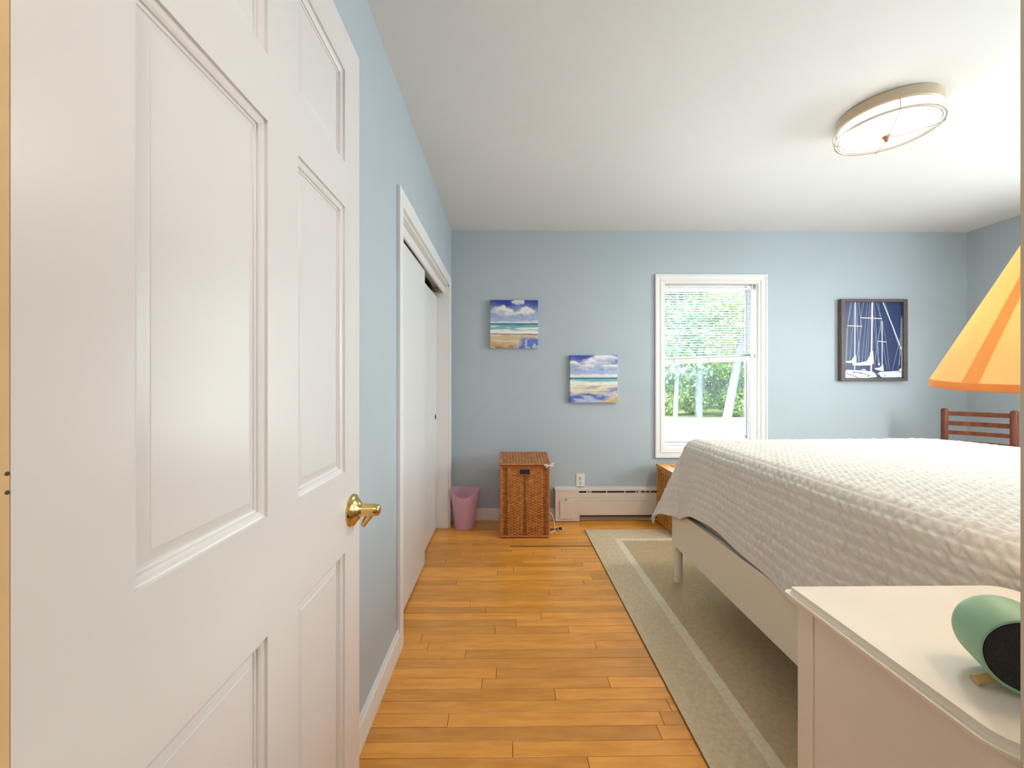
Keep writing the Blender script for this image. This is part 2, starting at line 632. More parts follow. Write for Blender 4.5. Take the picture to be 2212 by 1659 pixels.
for (y0, y1) in PANY:
    for (z0, z1) in PANZ:
        bm = B()
        rings = []
        for off, dep in prof:
            rings.append([bm.verts.new((dep, yy, zz)) for yy, zz in
                          ((y0 + off, z0 + off), (y1 - off, z0 + off), (y1 - off, z1 - off), (y0 + off, z1 - off))])
        for A, C in zip(rings, rings[1:]):
            for i in range(4):
                bm.faces.new((A[i], A[(i + 1) % 4], C[(i + 1) % 4], C[i]))
        bm.faces.new(rings[-1])
        bk = [bm.verts.new((-DT + .008, yy, zz)) for yy, zz in ((y0, z0), (y1, z0), (y1, z1), (y0, z1))]
        bm.faces.new(bk[::-1])
        for i in range(4):
            bm.faces.new((bk[i], bk[(i + 1) % 4], rings[0][(i + 1) % 4], rings[0][i]))
        bmesh.ops.recalc_face_normals(bm, faces=bm.faces[:])
        obj('door_panel', bm, M_DOOR, d1)
# brass lever set
KY, KZ = .712, .846
bm = B()
RX = Matrix.Rotation(PI / 2, 4, 'Y')
lathe(bm, [(.040, 0), (.0405, .003), (.038, .008), (.033, .010), (.029, .014), (.022, .020), (.0165, .023), (.0155, .028), (0, .028)],
      40, center=(0, KY, KZ), M=RX)
h = obj('door_handle', bm, M_BRASS, d1, smooth='auto', label='polished brass lever handle')
bm = B()
lathe(bm, [(.0140, .026), (.0155, .028), (.0155, .056), (.0145, .064), (.0125, .068), (.0095, .070), (.0050, .0708), (0, .071)],
      32, center=(0, KY, KZ), M=RX)
obj('spindle_neck', bm, M_BRASS, h, smooth='auto')
bm = B()
tube(bm, smooth_path([(.046, KY, KZ - .004), (.042, KY + .006, KZ - .016), (.033, KY + .010, KZ - .028), (.024, KY + .012, KZ - .043)], 6),
     .0108, 14, taper=.62)
obj('lever', bm, M_BRASS, h, smooth='auto')
for hz in (.18, 1.06, 1.82):
    bm = B()
    tube(bm, [(-DT - .004, .004, hz - .045), (-DT - .004, .004, hz + .045)], .0055, 12)
    box(bm, -DT - .0015, -DT + .002, .0, .03, hz - .044, hz + .044)
    obj('hinge', bm, M_BRASS, d1, smooth='auto')
for z_ in (1.1097, 1.0952):
    bm = B()
    lathe(bm, [(.0017, -.001), (.0017, .0002), (0, .0003)], 10, center=(DX0, .3180, z_), M=RX, cap=False)
    obj('screw', bm, M_PLUG, tr2, label='small dark screw')

# ------------------------------------------------------------------ back window
win = struct_empty('window_1', (0, YB, 0))


def casing(bm, x0, x1, z0, z1, side):
    pass


CW = .077


def moulding_frame(parent, x0, x1, z0, z1, wd, m):
    """four mitred casing members with a stepped profile, in front of y=0"""
    prof = [(0, 0), (0, -.022), (.012, -.022), (.016, -.017), (.040, -.015), (.044, -.019), (.052, -.019), (.056, -.013), (wd - .004, -.011), (wd, -.008), (wd, 0)]
    outer = [(x0, z0), (x1, z0), (x1, z1), (x0, z1)]
    dirs = [(1, 1), (-1, 1), (-1, -1), (1, -1)]
    for k in range(4):
        bm = B()
        a, b = outer[k], outer[(k + 1) % 4]
        da, db = dirs[k], dirs[(k + 1) % 4]
        A = [bm.verts.new((a[0] + da[0] * o, dy, a[1] + da[1] * o)) for o, dy in prof]
        Bq = [bm.verts.new((b[0] + db[0] * o, dy, b[1] + db[1] * o)) for o, dy in prof]
        for i in range(len(prof) - 1):
            bm.faces.new((A[i], A[i + 1], Bq[i + 1], Bq[i]))
        bm.faces.new(A[::-1])
        bm.faces.new(Bq)
        bmesh.ops.recalc_face_normals(bm, faces=bm.faces[:])
        obj('casing', bm, m, parent)


moulding_frame(win, WX0 - CW + .004, WX1 + CW - .004, WZ0 - CW + .004, WZ1 + CW - .004, CW, M_WHITE)
bm = B()
JD = .15
box(bm, WX0, WX0 + .014, 0, JD, WZ0, WZ1)
box(bm, WX1 - .014, WX1, 0, JD, WZ0, WZ1)
box(bm, WX0 + .014, WX1 - .014, 0, JD, WZ1 - .005, WZ1)
box(bm, WX0 + .014, WX1 - .014, 0, JD, WZ0, WZ0 + .014)
obj('jamb', bm, M_WHITE, win)
sash = B()
sx0, sx1, sz0, sz1 = WX0 + .016, WX1 - .016, WZ0 + .016, WZ1 - .016
SY0, SY1 = .085, .12
SW = .026
box(sash, sx0, sx0 + SW, SY0, SY1, sz0, sz1, bev=.003)
box(sash, sx1 - SW, sx1, SY0, SY1, sz0, sz1, bev=.003)
box(sash, sx0 + SW, sx1 - SW, SY0, SY1, sz0, sz0 + SW, bev=.003)
box(sash, sx0 + SW, sx1 - SW, SY0, SY1, sz1 - SW, sz1, bev=.003)
so = obj('sash', sash, M_SASH, win)
bm = B()
g = .006
for (a, b, c, d) in ((sx0 + SW, sx0 + SW + g, sz0 + SW, sz1 - SW), (sx1 - SW - g, sx1 - SW, sz0 + SW, sz1 - SW),
                     (sx0 + SW, sx1 - SW, sz0 + SW, sz0 + SW + g), (sx0 + SW, sx1 - SW, sz1 - SW - g, sz1 - SW)):
    box(bm, a, b, SY0 + .006, SY1 - .004, c, d)
obj('gasket', bm, M_GREY, so)
bm = B()
box(bm, sx0 + SW, sx1 - SW, .100, .104, sz0 + SW, sz1 - SW)
obj('pane', bm, M_GLASS, so)
bm = B()
box(bm, sx1 - SW - .028, sx1 - SW - .006, SY0 - .012, SY0 + .004, sz0 + .075, sz0 + .087, bev=.003)
tube(bm, [(sx1 - SW - .017, SY0 - .008, sz0 + .081), (sx1 - SW - .017, SY0 - .022, sz0 + .084)], .005, 10)
obj('latch', bm, M_GREY, so)

# venetian blind
bl = thing('venetian_blind', 'white venetian blind half lowered in the back window', 'blind', (WX0 + .02, YB + .045, 1.345))
BW = WX1 - WX0 - .045
bm = B(); box(bm, 0, BW, -.018, .018, .652, .676, bev=.002); obj('headrail', bm, M_BLINDR, bl)
bm = B()
box(bm, .045, .06, -.022, -.016, .648, .680, bev=.001)
obj('valance_clip', bm, M_PLATE, bl)
bm = B(); box(bm, BW - .016, BW, -.024, .0, .642, .684, bev=.002)
obj('bracket', bm, M_PLATE, bl)
bm = B(); box(bm, BW - .075, BW - .055, -.0195, -.0175, .663, .668); obj('cord_lock', bm, M_PLUG, bl)
sl = None
nsl = 32
for i in range(nsl):
    z = .634 - i * .0213 if i < 27 else .048 - (i - 27) * .0046
    if sl is None:
        bm = B()
        n = 5
        rows = []
        for k in range(n):
            yy = -.0125 + .025 * k / (n - 1)
            zz = .0022 * (1 - (yy / .0125) ** 2) + yy * -.12
            rows.append([bm.verts.new((0, yy, zz)), bm.verts.new((BW - .004, yy, zz)),
                         bm.verts.new((BW - .004, yy, zz - .0006)), bm.verts.new((0, yy, zz - .0006))])
        for a, b in zip(rows, rows[1:]):
            for q in range(4):
                bm.faces.new((a[q], a[(q + 1) % 4], b[(q + 1) % 4], b[q]))
        bm.faces.new(rows[0][::-1]); bm.faces.new(rows[-1])
        bmesh.ops.recalc_face_normals(bm, faces=bm.faces[:])
        o = obj('slat', bm, M_SLAT, bl, smooth='auto')
        sl = o
    else:
        o = sl.copy()
        COL.objects.link(o)
        o.parent = bl
    o.location = (.002, 0, z + .001)
    o.rotation_euler = (0, math.radians(-.1 - .8 * (i / 26) ** 2) if i < 27 else math.radians(-2.4), 0)
bm = B(); box(bm, 0, BW, -.013, .013, -.012, .014, bev=.003)
box(bm, .0, BW, -.014, .012, .016, .028, bev=.002)
br = obj('bottom_rail', bm, M_BLINDR, bl, loc=(0, 0, 0.006), rot=(0, math.radians(-2.4), 0))
for xx in (.09, BW / 2, BW - .09):
    bm = B(); box(bm, xx - .004, xx + .004, -.016, -.0135, -.012, .028)
    obj('cord_clip', bm, M_SASH, br)
for xx in (.09, BW / 2, BW - .09):
    bm = B()
    tube(bm, [(xx, -.013, .03), (xx, -.013, .66)], .0008, 5)
    tube(bm, [(xx, .013, .03), (xx, .013, .66)], .0008, 5)
    obj('ladder_cord', bm, M_BLINDR, bl)
bm = B()
tube(bm, smooth_path([(BW - .03, -.02, .655), (BW - .028, -.021, .2), (BW - .026, -.021, -.3), (BW - .03, -.02, -.62)], 4), .0016, 6)
lathe(bm, [(0, 0), (.004, .002), (.005, .02), (.002, .03), (0, .03)], 12, center=(BW - .03, -.02, -.65), cap=False)
obj('pull_cord', bm, M_BLINDR, bl, smooth='auto')

# right wall window, out of frame
w2 = struct_empty('window_2', (XR, 0, 0))
bm = B()
for (a, b, c, d) in ((RY0 - .07, RY0, RZ0 - .07, RZ1 + .07), (RY1, RY1 + .07, RZ0 - .07, RZ1 + .07),
                     (RY0, RY1, RZ1, RZ1 + .07), (RY0, RY1, RZ0 - .07, RZ0)):
    box(bm, -.02, 0, a, b, c, d, bev=.003)
obj('casing', bm, M_WHITE, w2)
bm = B()
ym = (RY0 + RY1) / 2
for (a, b, c, d) in ((RY0, RY0 + .05, RZ0, RZ1), (RY1 - .05, RY1, RZ0, RZ1), (ym - .03, ym + .03, RZ0, RZ1),
                     (RY0, RY1, RZ0, RZ0 + .05), (RY0, RY1, RZ1 - .05, RZ1)):
    box(bm, .06, .1, a, b, c, d)
so = obj('sash', bm, M_WHITE, w2)
for (a, b) in ((RY0 + .05, ym - .03), (ym + .03, RY1 - .05)):
    bm = B(); box(bm, .078, .082, a, b, RZ0 + .05, RZ1 - .05); obj('pane', bm, M_GLASS, so)

# ------------------------------------------------------------------ baseboard heater
HX0, HX1 = .405, 2.9
ht = thing('baseboard_heater', 'long cream metal baseboard heater along the back wall', 'heater', (HX0, YB, 0))
L = HX1 - HX0
bm = B(); box(bm, 0, L, -.006, 0, 0.012, .285); obj('back_plate', bm, M_HEAT, ht)
bm = B()
box(bm, -.004, L, -.060, -.0, .270, .279, bev=.002)
box(bm, -.004, L, -.068, -.058, .262, .279, bev=.002)
obj('top_cap', bm, M_HEAT, ht)
bm = B()
box(bm, 0, L, -.066, -.060, .206, .246, bev=.001)
box(bm, 0, .2, -.066, -.060, .246, .264)
x = .2
for gx in (.275, .30, .43, .585, .68, .72, .76, .80):
    box(bm, gx, gx + .008, -.066, -.055, .246, .264)
box(bm, .262, .292, -.066, -.058, .246, .264)
box(bm, .70, .725, -.066, -.058, .246, .264)
obj('damper', bm, M_HEAT, ht)
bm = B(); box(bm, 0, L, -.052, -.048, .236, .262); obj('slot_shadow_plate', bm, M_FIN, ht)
bm = B()
box(bm, 0, .205, -.064, -.058, .006, .206, bev=.001)
box(bm, .205, L, -.064, -.058, .060, .206, bev=.001)
box(bm, .205, L, -.062, -.050, .056, .062)
box(bm, .04, L, -.067, -.062, .184, .190, bev=.0015)
box(bm, 0, .006, -.062, 0, .006, .27)
obj('front_panel', bm, M_HEAT, ht)
bm = B(); box(bm, .037, .150, -.072, -.064, .028, .184, bev=.003)
dd = obj('access_door', bm, M_HEAT, ht)
bm = B()
lathe(bm, [(.003, 0), (.003, .010), (.008, .012), (.009, .017), (.006, .021), (0, .022)], 16, center=(.088, -.066, .196), M=Matrix.Rotation(PI / 2, 4, 'X'), cap=False)
obj('valve_knob', bm, M_WIRE, ht, smooth='auto')
bm = B()
tube(bm, [(.2, -.03, .10), (L, -.03, .10)], .011, 10)
xx = .22
while xx < L - .6:
    box(bm, xx, xx + .0012, -.052, -.008, .035, .13)
    xx += .011
obj('fin_tube', bm, M_FIN, ht, kind='stuff')

# outlet
ol = thing('wall_outlet', 'ivory duplex power outlet above the heater', 'outlet', (.628, YB, .337))
bm = B(); box(bm, -.037, .037, -.006, 0, -.059, .059, bev=.003); obj('cover_plate', bm, M_PLATE, ol)
for z in (.021, -.021):
    bm = B(); lathe(bm, [(.0165, 0), (.0165, .003), (.015, .004), (0, .004)], 24, M=Matrix.Rotation(PI / 2, 4, 'X'), center=(0, -.005, z), cap=False)
    s = obj('socket', bm, M_PLATE, ol, smooth='auto')
    bm = B()
    box(bm, -.008, -.005, -.0098, -.0085, z - .002, z + .009)
    box(bm, .005, .008, -.0098, -.0085, z - .001, z + .008)
    lathe(bm, [(.0028, 0), (.0028, .001), (0, .001)], 10, M=Matrix.Rotation(PI / 2, 4, 'X'), center=(0, -.0088, z - .008), cap=False)
    obj('slots', bm, M_PLUG, s, kind='stuff')
bm = B(); lathe(bm, [(.003, 0), (.003, .001), (0, .0015)], 10, M=Matrix.Rotation(PI / 2, 4, 'X'), center=(0, -.006, 0), cap=False)
obj('screw', bm, M_WIRE, ol)


# ------------------------------------------------------------------ canvases
def paint(me, which, S):
    n = len(me.vertices)
    co = np.zeros(n * 3)
    me.vertices.foreach_get('co', co)
    co = co.reshape(-1, 3)
    u = np.clip(co[:, 0] / S + .5, 0, 1)
    v = np.clip(.5 - co[:, 2] / S, 0, 1)      # 0 at the top
    C = lambda *c: np.array(lin(c)[:3])[None, :]
    sm = lambda a, b, x: (lambda t: t * t * (3 - 2 * t))(np.clip((x - a) / (b - a), 0, 1))[:, None]
    mix = lambda a, b, k: a * (1 - k) + b * k
    N = fbm(u * 6, v * 6, 3)
    N2 = fbm(u * 3, v * 22, 9)
    N3 = fbm(u * 14, v * 14, 21)

    def blob(cx, cy, rx, ry, s=.55):
        d = ((u - cx + N * .10) / rx) ** 2 + ((v - cy + N3 * .05) / ry) ** 2
        return sm(1 + s, 1 - s, d)
    if which == 1:
        col = mix(C(40, 66, 160), C(168, 184, 220), sm(.0, .36, v + N * .10))
        for b in ((.25, .26, .22, .10), (.20, .20, .09, .08), (.40, .28, .14, .06), (.76, .24, .13, .09), (.86, .27, .10, .06), (.62, .28, .12, .04), (.58, .05, .12, .055)):
            lit = mix(C(196, 196, 220), C(246, 242, 238), sm(b[1] + .06, b[1] - .04, v + N3 * .04))
            col = mix(col, lit, blob(*b) * .92)
        col = mix(col, C(236, 234, 236), sm(.42, .47, v + N * .05) * .9)
        col = mix(col, C(40, 128, 140), sm(.478, .484, v))
        col = mix(col, C(128, 184, 190), sm(.505, .535, v + N2 * .03))
        col = mix(col, C(238, 240, 236), sm(.02, .25, N2 + N * .3 + (v - .57) * 3.5) * sm(.52, .55, v))
        col = mix(col, C(246, 244, 238), sm(.60, .66, v + N2 * .04))
        col = mix(col, C(168, 138, 116), sm(.695, .705, v + N2 * .02) * sm(.735, .72, v + N2 * .02))
        sand = mix(C(218, 194, 156), C(178, 124, 62), sm(.80, 1.0, v + N * .12 - u * .12))
        sand = mix(sand, C(224, 214, 196), sm(.1, .4, N2))
        wet = mix(C(96, 124, 200), C(186, 196, 226), sm(-.1, .35, N3 + N))
        wet = mix(wet, C(226, 230, 240), sm(.03, .0, np.abs(u - .74 + N3 * .03)) * sm(.78, .84, v) * .7)
        col = mix(col, mix(sand, wet, sm(.50, .70, u + N * .2) * sm(.75, .84, v + N * .06)), sm(.72, .74, v + N2 * .02))
    else:
        col = mix(C(60, 84, 176), C(178, 196, 230), sm(.0, .36, v + N * .12))
        for b in ((.52, .16, .30, .10), (.74, .07, .26, .09), (.10, .19, .10, .07), (.88, .26, .20, .06), (.2, .29, .18, .025), (.36, .24, .18, .05)):
            lit = mix(C(176, 182, 214), C(246, 246, 246), sm(b[1] + .07, b[1] - .04, v + N3 * .05))
            col = mix(col, lit, blob(*b) * .95)
        col = mix(col, C(160, 170, 206), sm(.05, .3, fbm(u * 4 - v * 5, v * 14, 40)) * sm(.14, .2, v) * sm(.42, .36, v) * .6)
        col = mix(col, C(238, 234, 236), sm(.385, .42, v + N * .03))
        col = mix(col, C(20, 112, 128), sm(.468, .474, v))
        col = mix(col, C(130, 190, 196), sm(.49, .52, v + N2 * .03))
        col = mix(col, C(244, 244, 240), sm(.53, .57, v + N2 * .05))
        sand = mix(C(222, 208, 180), C(240, 232, 216), sm(-.2, .25, N2))
        sand = mix(sand, C(160, 150, 150), sm(.18, .36, fbm(u * 4, v * 26, 60)) * .6)
        col = mix(col, sand, sm(.60, .64, v + N2 * .04))
        wet = mix(C(92, 112, 186), C(186, 194, 222), sm(-.2, .3, fbm(u * 5, v * 18, 70) + N * .5))
        col = mix(col, wet, sm(.78, .84, v + N * .05) * sm(1.05, .75, u + (v - .8)))
        col = mix(col, wet, sm(.66, .70, v) * sm(.82, .78, v) * sm(.72, .9, u + N2 * .2) * .8)
        col = mix(col, C(212, 176, 124), sm(.88, .95, v + (u - .9) * .35 + N * .04) * sm(.45, .6, u))
    br_ = fbm(u * 9 + fbm(u * 5, v * 5, 80) * 2, v * 40, 90)[:, None]
    col = np.clip(col * (1 + .22 * br_), 0, .93)
    a = me.color_attributes.new('Col', 'FLOAT_COLOR', 'POINT')
    a.data.foreach_set('color', np.concatenate([col, np.ones((n, 1))], 1).astype(np.float32).ravel())


def canvas(name, label, x0, x1, z0, z1, which, dep=.038):
    S = x1 - x0
    n = 130
    t = np.linspace(-S / 2, S / 2, n)
    # wrapped edge: extra rows that go back to the wall
    e = np.concatenate([[-S / 2, -S / 2], t[1:-1], [S / 2, S / 2]])
    X, Z = np.meshgrid(e, e)
    Y = np.full(X.shape, -dep)
    for sl_ in (np.s_[0, :], np.s_[-1, :], np.s_[:, 0], np.s_[:, -1]):
        Y[sl_] = 0
    e2 = e.copy(); e2[1] += .0015; e2[-2] -= .0015
    X2, Z2 = np.meshgrid(e2, e2)
    me = grid_mesh(name, X2, Y, Z2)
    paint(me, which, S)
    o = thing(name, label, 'painting', ((x0 + x1) / 2, YB, (z0 + z1) / 2), 0)
    obj('painted_canvas', me, M_PAINT, o)
    bm = B()
    i = .012
    for (a, b, c, d) in ((-S / 2 + i, S / 2 - i, S / 2 - .05, S / 2 - i), (-S / 2 + i, S / 2 - i, -S / 2 + i, -S / 2 + .05),
                         (-S / 2 + i, -S / 2 + .05, -S / 2 + .05, S / 2 - .05), (S / 2 - .05, S / 2 - i, -S / 2 + .05, S / 2 - .05)):
        box(bm, a, b, -dep + .004, -.001, c, d)
    obj('stretcher_frame', bm, M_PEG, o)
    return o


canvas('canvas_painting', 'upper left square beach canvas with two white clouds over teal sea', -.147, .262, 1.472, 1.880, 1)
canvas('canvas_painting', 'lower square beach canvas with diagonal cloud, nearer the window', .534, .940, 1.006, 1.412, 2)

# ------------------------------------------------------------------ framed sailboat print
PX0, PX1, PZ0, PZ1 = 2.862, 3.440, 1.192, 1.896
fr = thing('framed_print', 'dark framed navy print of white sailboat masts on the back wall', 'picture',
           ((PX0 + PX1) / 2, YB, (PZ0 + PZ1) / 2))
W2, H2 = (PX1 - PX0) / 2, (PZ1 - PZ0) / 2
FWD, FD = .036, .042
for (a, b, c, d) in ((-W2, -W2 + FWD, -H2, H2), (W2 - FWD, W2, -H2, H2), (-W2 + FWD, W2 - FWD, H2 - FWD * .7, H2), (-W2 + FWD, W2 - FWD, -H2, -H2 + FWD * .7)):
    bm = B(); box(bm, a, b, -FD, -.001, c, d, bev=.003); obj('frame_side', bm, M_FRAME, fr)
IX0, IX1, IZ0, IZ1 = -W2 + FWD, W2 - FWD, -H2 + FWD * .7, H2 - FWD * .7
bm = B(); box(bm, IX0, IX1, -.024, -.016, IZ0, IZ1); pr = obj('navy_ground', bm, M_NAVY, fr)


def px(x, y):
    return (IX0 + (x - 140) / 396 * (IX1 - IX0), IZ1 - (y - 547) / 533 * (IZ1 - IZ0))


def strokes(name, m, lst, yy):
    bm = B()
    for (pts, wd) in lst:
        for p, q in zip(pts, pts[1:]):
            yy -= .000012
            a, b = Vector(px(*p)), Vector(px(*q))
            d = (b - a).normalized()
            nn = Vector((-d.y, d.x)) * (wd / 396 * (IX1 - IX0) / 2)
            vs = [bm.verts.new((c.x, yy, c.y)) for c in (a + nn, b + nn, b - nn, a - nn)]
            f = bm.faces.new(vs)
            f.normal_update()
            if f.normal.y > 0:
                f.normal_flip()
    return obj(name, bm, m, pr, kind='stuff')


strokes('rigging_lines', M_PRINTG, [
    ([(195, 547), (165, 712), (158, 975)], 3), ([(186, 547), (160, 760), (150, 1000)], 2.5), ([(240, 547), (262, 716), (218, 990)], 3),
    ([(228, 547), (240, 1000)], 2.5), ([(275, 547), (255, 657), (238, 1000)], 3), ([(300, 547), (262, 985)], 2.5), ([(316, 547), (285, 965)], 3),
    ([(360, 547), (396, 660), (345, 1000)], 3), ([(345, 547), (372, 900), (385, 1000)], 3), ([(375, 547), (398, 790), (436, 1022)], 2.5),
    ([(395, 690), (372, 822), (378, 1000)], 2.5), ([(404, 690), (428, 825), (450, 1025)], 2.5), ([(528, 780), (470, 1025)], 3),
    ([(534, 850), (506, 1022)], 2.5), ([(418, 547), (534, 925)], 3), ([(330, 560), (375, 990)], 2.5), ([(325, 560), (300, 940)], 2.5),
    ([(212, 560), (180, 955)], 2.5), ([(218, 560), (246, 960)], 2.5), ([(532, 640), (518, 990)], 4)], -.0242)
strokes('mast_lines', M_PRINTW, [
    ([(333, 547), (328, 900), (325, 1035)], 11), ([(254, 656), (398, 662)], 6), ([(216, 547), (213, 1020)], 7), ([(165, 712), (263, 716)], 5.5),
    ([(400, 678), (400, 1030)], 6), ([(371, 822), (430, 826)], 5), ([(405, 547), (470, 712), (532, 880)], 7), ([(536, 660), (533, 1030)], 5)], -.0250)
bm = B()
for poly in ([(146, 962), (190, 957), (207, 930), (211, 912), (219, 914), (224, 960), (226, 978), (160, 972)],
             [(196, 990), (200, 980), (292, 962), (314, 925), (320, 895), (338, 890), (343, 975), (325, 990), (240, 992)],
             [(345, 1010), (383, 1006), (398, 992), (406, 982), (411, 1032), (385, 1028), (355, 1020)],
             [(136, 1078), (136, 1038), (160, 1022), (255, 1026), (262, 1016), (285, 1018), (290, 1030), (335, 1034), (355, 1050), (366, 1072), (300, 1079)],
             [(362, 1052), (385, 1036), (470, 1032), (515, 1028), (518, 1014), (532, 1012), (534, 1074), (400, 1076)],
             [(372, 988), (372, 976), (384, 976), (384, 988)]):
    vs = [bm.verts.new((px(*p)[0], -.0257, px(*p)[1])) for p in poly]
    f = bm.faces.new(vs)
    f.normal_update()
    if f.normal.y > 0:
        f.normal_flip()
bmesh.ops.triangulate(bm, faces=bm.faces[:])
obj('boat_shapes', bm, M_PRINTW, pr)
strokes('hull_lines', M_PRINTD, [([(150, 1046), (200, 1062), (235, 1077)], 4), ([(190, 1036), (250, 1044), (300, 1056)], 4), ([(205, 1052), (212, 1036)], 4),
                                 ([(250, 1056), (256, 1040)], 4), ([(298, 1068), (315, 1060)], 6), ([(365, 1050), (385, 1064)], 5), ([(415, 1074), (420, 1050)], 3),
                                 ([(500, 1036), (530, 1034)], 3), ([(250, 1022), (280, 1024)], 4)], -.0262)

# ------------------------------------------------------------------ wicker hamper
hm = thing('wicker_hamper', 'tall square honey wicker laundry hamper with lid and white bow', 'hamper', (.131, 3.232, 0))
HW, HD, HH = .368, .30, .548
RB = .0075


def weave(wd, ht, stake=.023, rowh=.0100, amp=.0042, gaps=()):
    """cane rows passing in front of and behind stakes; x = width, z = height, facing -y"""
    bm = B()
    nrow = int(ht / rowh)
    ns = max(2, int(wd / stake))
    seg = ns * 3
    for r in range(nrow):
        z = (r + .5) * ht / nrow
        ph = r % 2
        prev = None
        for i in range(seg + 1):
            x = -wd / 2 + wd * i / seg
            yv = amp * math.cos(PI * (i / 3 + ph))
            loose = 0
            hh = rowh * .54
            for gx in gaps:
                if abs(x - gx) < .014:
                    yv = -abs(amp) * .8
                    hh = rowh * .27
            cur = [bm.verts.new((x, -.0022 - yv, z)), bm.verts.new((x, .0004 - yv, z + hh)), bm.verts.new((x, .0004 - yv, z - hh))]
            if prev:
                bm.faces.new((prev[0], cur[0], cur[1], prev[1]))
                bm.faces.new((prev[2], cur[2], cur[0], prev[0]))
            prev = cur
    bmesh.ops.recalc_face_normals(bm, faces=bm.faces[:])
    for f in bm.faces:
        f.normal_update()
    # stakes
    for i in range(ns + 1):
        x = -wd / 2 + wd * i / ns
        tube(bm, [(x, 0, 0), (x, 0, ht)], .0019, 6)
    return bm


bm = weave(HW - .02, HH - .03, gaps=(-HW / 2 + .036, 0, HW / 2 - .034))
obj('front_weave', bm, M_WICK, hm, loc=(0, -HD / 2 + .004, .014), smooth=True)
bm = weave(HD - .02, HH - .03)
sd = obj('side_weave', bm, M_WICK, hm, loc=(-HW / 2 + .004, 0, .014), rot=(0, 0, -PI / 2), smooth=True)
o = sd.copy(); COL.objects.link(o); o.parent = hm; o.location = (HW / 2 - .004, 0, .014); o.rotation_euler = (0, 0, PI / 2)
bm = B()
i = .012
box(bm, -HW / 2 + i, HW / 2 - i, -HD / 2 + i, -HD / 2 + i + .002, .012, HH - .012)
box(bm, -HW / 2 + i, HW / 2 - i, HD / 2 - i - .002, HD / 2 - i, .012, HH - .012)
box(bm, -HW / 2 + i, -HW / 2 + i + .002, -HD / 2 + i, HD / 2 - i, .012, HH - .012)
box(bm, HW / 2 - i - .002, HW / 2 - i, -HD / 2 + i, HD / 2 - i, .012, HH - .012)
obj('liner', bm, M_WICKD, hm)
for sx in (-1, 1):
    for sy in (-1, 1):
        bm = B()
        tube(bm, [(sx * (HW / 2 - RB * .4), sy * (HD / 2 - RB * .4), 0), (sx * (HW / 2 - RB * .4), sy * (HD / 2 - RB * .4), HH)], RB, 12)
        obj('corner_pole', bm, M_WICKF, hm, smooth='auto')
for z in (.014, HH - .008):
    bm = B()
    for sy in (-1, 1):
        tube(bm, [(-HW / 2, sy * (HD / 2 - .002), z), (HW / 2, sy * (HD / 2 - .002), z)], .008, 12)
    for sx in (-1, 1):
        tube(bm, [(sx * (HW / 2 - .002), -HD / 2, z), (sx * (HW / 2 - .002), HD / 2, z)], .008, 12)
    obj('rim', bm, M_WICKF, hm, smooth='auto')
# handle frame, with a dark block painting the shade of its hole
bm = B()
hz0, hz1, hxw = HH - .068, HH - .022, .042
for a, b in (((-hxw, hz0), (hxw, hz0)), ((hxw, hz0), (hxw, hz1)), ((hxw, hz1), (-hxw, hz1)), ((-hxw, hz1), (-hxw, hz0))):
    tube(bm, [(a[0], -HD / 2 - .003, a[1]), (b[0], -HD / 2 - .003, b[1])], .0042, 8)
ho = obj('handle_frame', bm, M_WICKF, hm, smooth='auto')
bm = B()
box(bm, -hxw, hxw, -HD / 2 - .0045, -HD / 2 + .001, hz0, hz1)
obj('handle_shade_block', bm, M_DARK, ho)
# lid, tilted up at the back
LW, LD = HW + .022, .318
lid = obj('lid', weave(LW - .03, LD - .03, rowh=.0085), M_WICKL, hm, loc=(.002, -HD / 2 - .010, HH + .016), rot=(math.radians(-82), 0, 0), smooth=True)
bm = B()
for z in (0.0, LD - .03):
    tube(bm, [(-LW / 2 + .006, .004, z), (LW / 2 - .006, .004, z)], .0085, 12)
for sx in (-1, 1):
    tube(bm, [(sx * (LW / 2 - .008), .004, 0), (sx * (LW / 2 - .008), .004, LD - .03)], .0085, 12)
obj('lid_rim', bm, M_WICKF, lid, smooth='auto')
bm = B()
box(bm, -LW / 2 + .01, LW / 2 - .01, .006, .009, .004, LD - .034)
obj('lid_board', bm, M_WICKD, lid)
bm = B()
bx, by, bz = HW / 2 - .004, -HD / 2 - .014, HH + .004
for pts in ([(0, 0, 0), (-.02, -.006, .010), (-.034, -.004, .006), (-.02, -.004, -.002), (0, 0, 0)],
            [(0, 0, 0), (.02, -.006, .014), (.040, -.004, .020), (.026, -.004, .004), (0, 0, 0)],
            [(0, 0, 0), (-.010, -.006, -.010), (-.018, -.006, -.018)], [(0, 0, 0), (.02, -.005, -.001), (.040, -.005, -.004)]):
    tube(bm, smooth_path([(bx + a, by + b, bz + c) for a, b, c in pts], 5), .0032, 7)
obj('ribbon_bow', bm, M_RIBBON, hm, smooth='auto', label='white ribbon bow')

# power cord beside the hamper
cd = thing('power_cord', 'white power cord curling on the floor right of the hamper', 'cord', (.36, 3.28, 0))
bm = B()
tube(bm, smooth_path([(-.030, .105, .19), (-.018, .10, .12), (.012, .07, .08), (.022, .02, .03), (.018, -.03, .006), (-.005, -.08, .004), (-.03, -.10, .004)], 8), .0035, 8)
tube(bm, smooth_path([(.036, -.005, .010), (.046, -.03, .005), (.056, -.06, .004)], 6), .0032, 8)
c1 = obj('cable', bm, M_CORD, cd, smooth='auto')
bm = B()
tube(bm, [(-.02, -.030, .006), (.05, -.022, .007)], .0042, 8)
lathe(bm, [(.005, 0), (.009, .006), (.010, .024), (.007, .028), (0, .028)], 12, center=(.05, -.022, .010), M=Matrix.Rotation(PI / 2, 4, 'Y'), cap=False)
pg = obj('plug', bm, M_PLUG, cd, smooth='auto', label='dark brown plug')
bm = B()
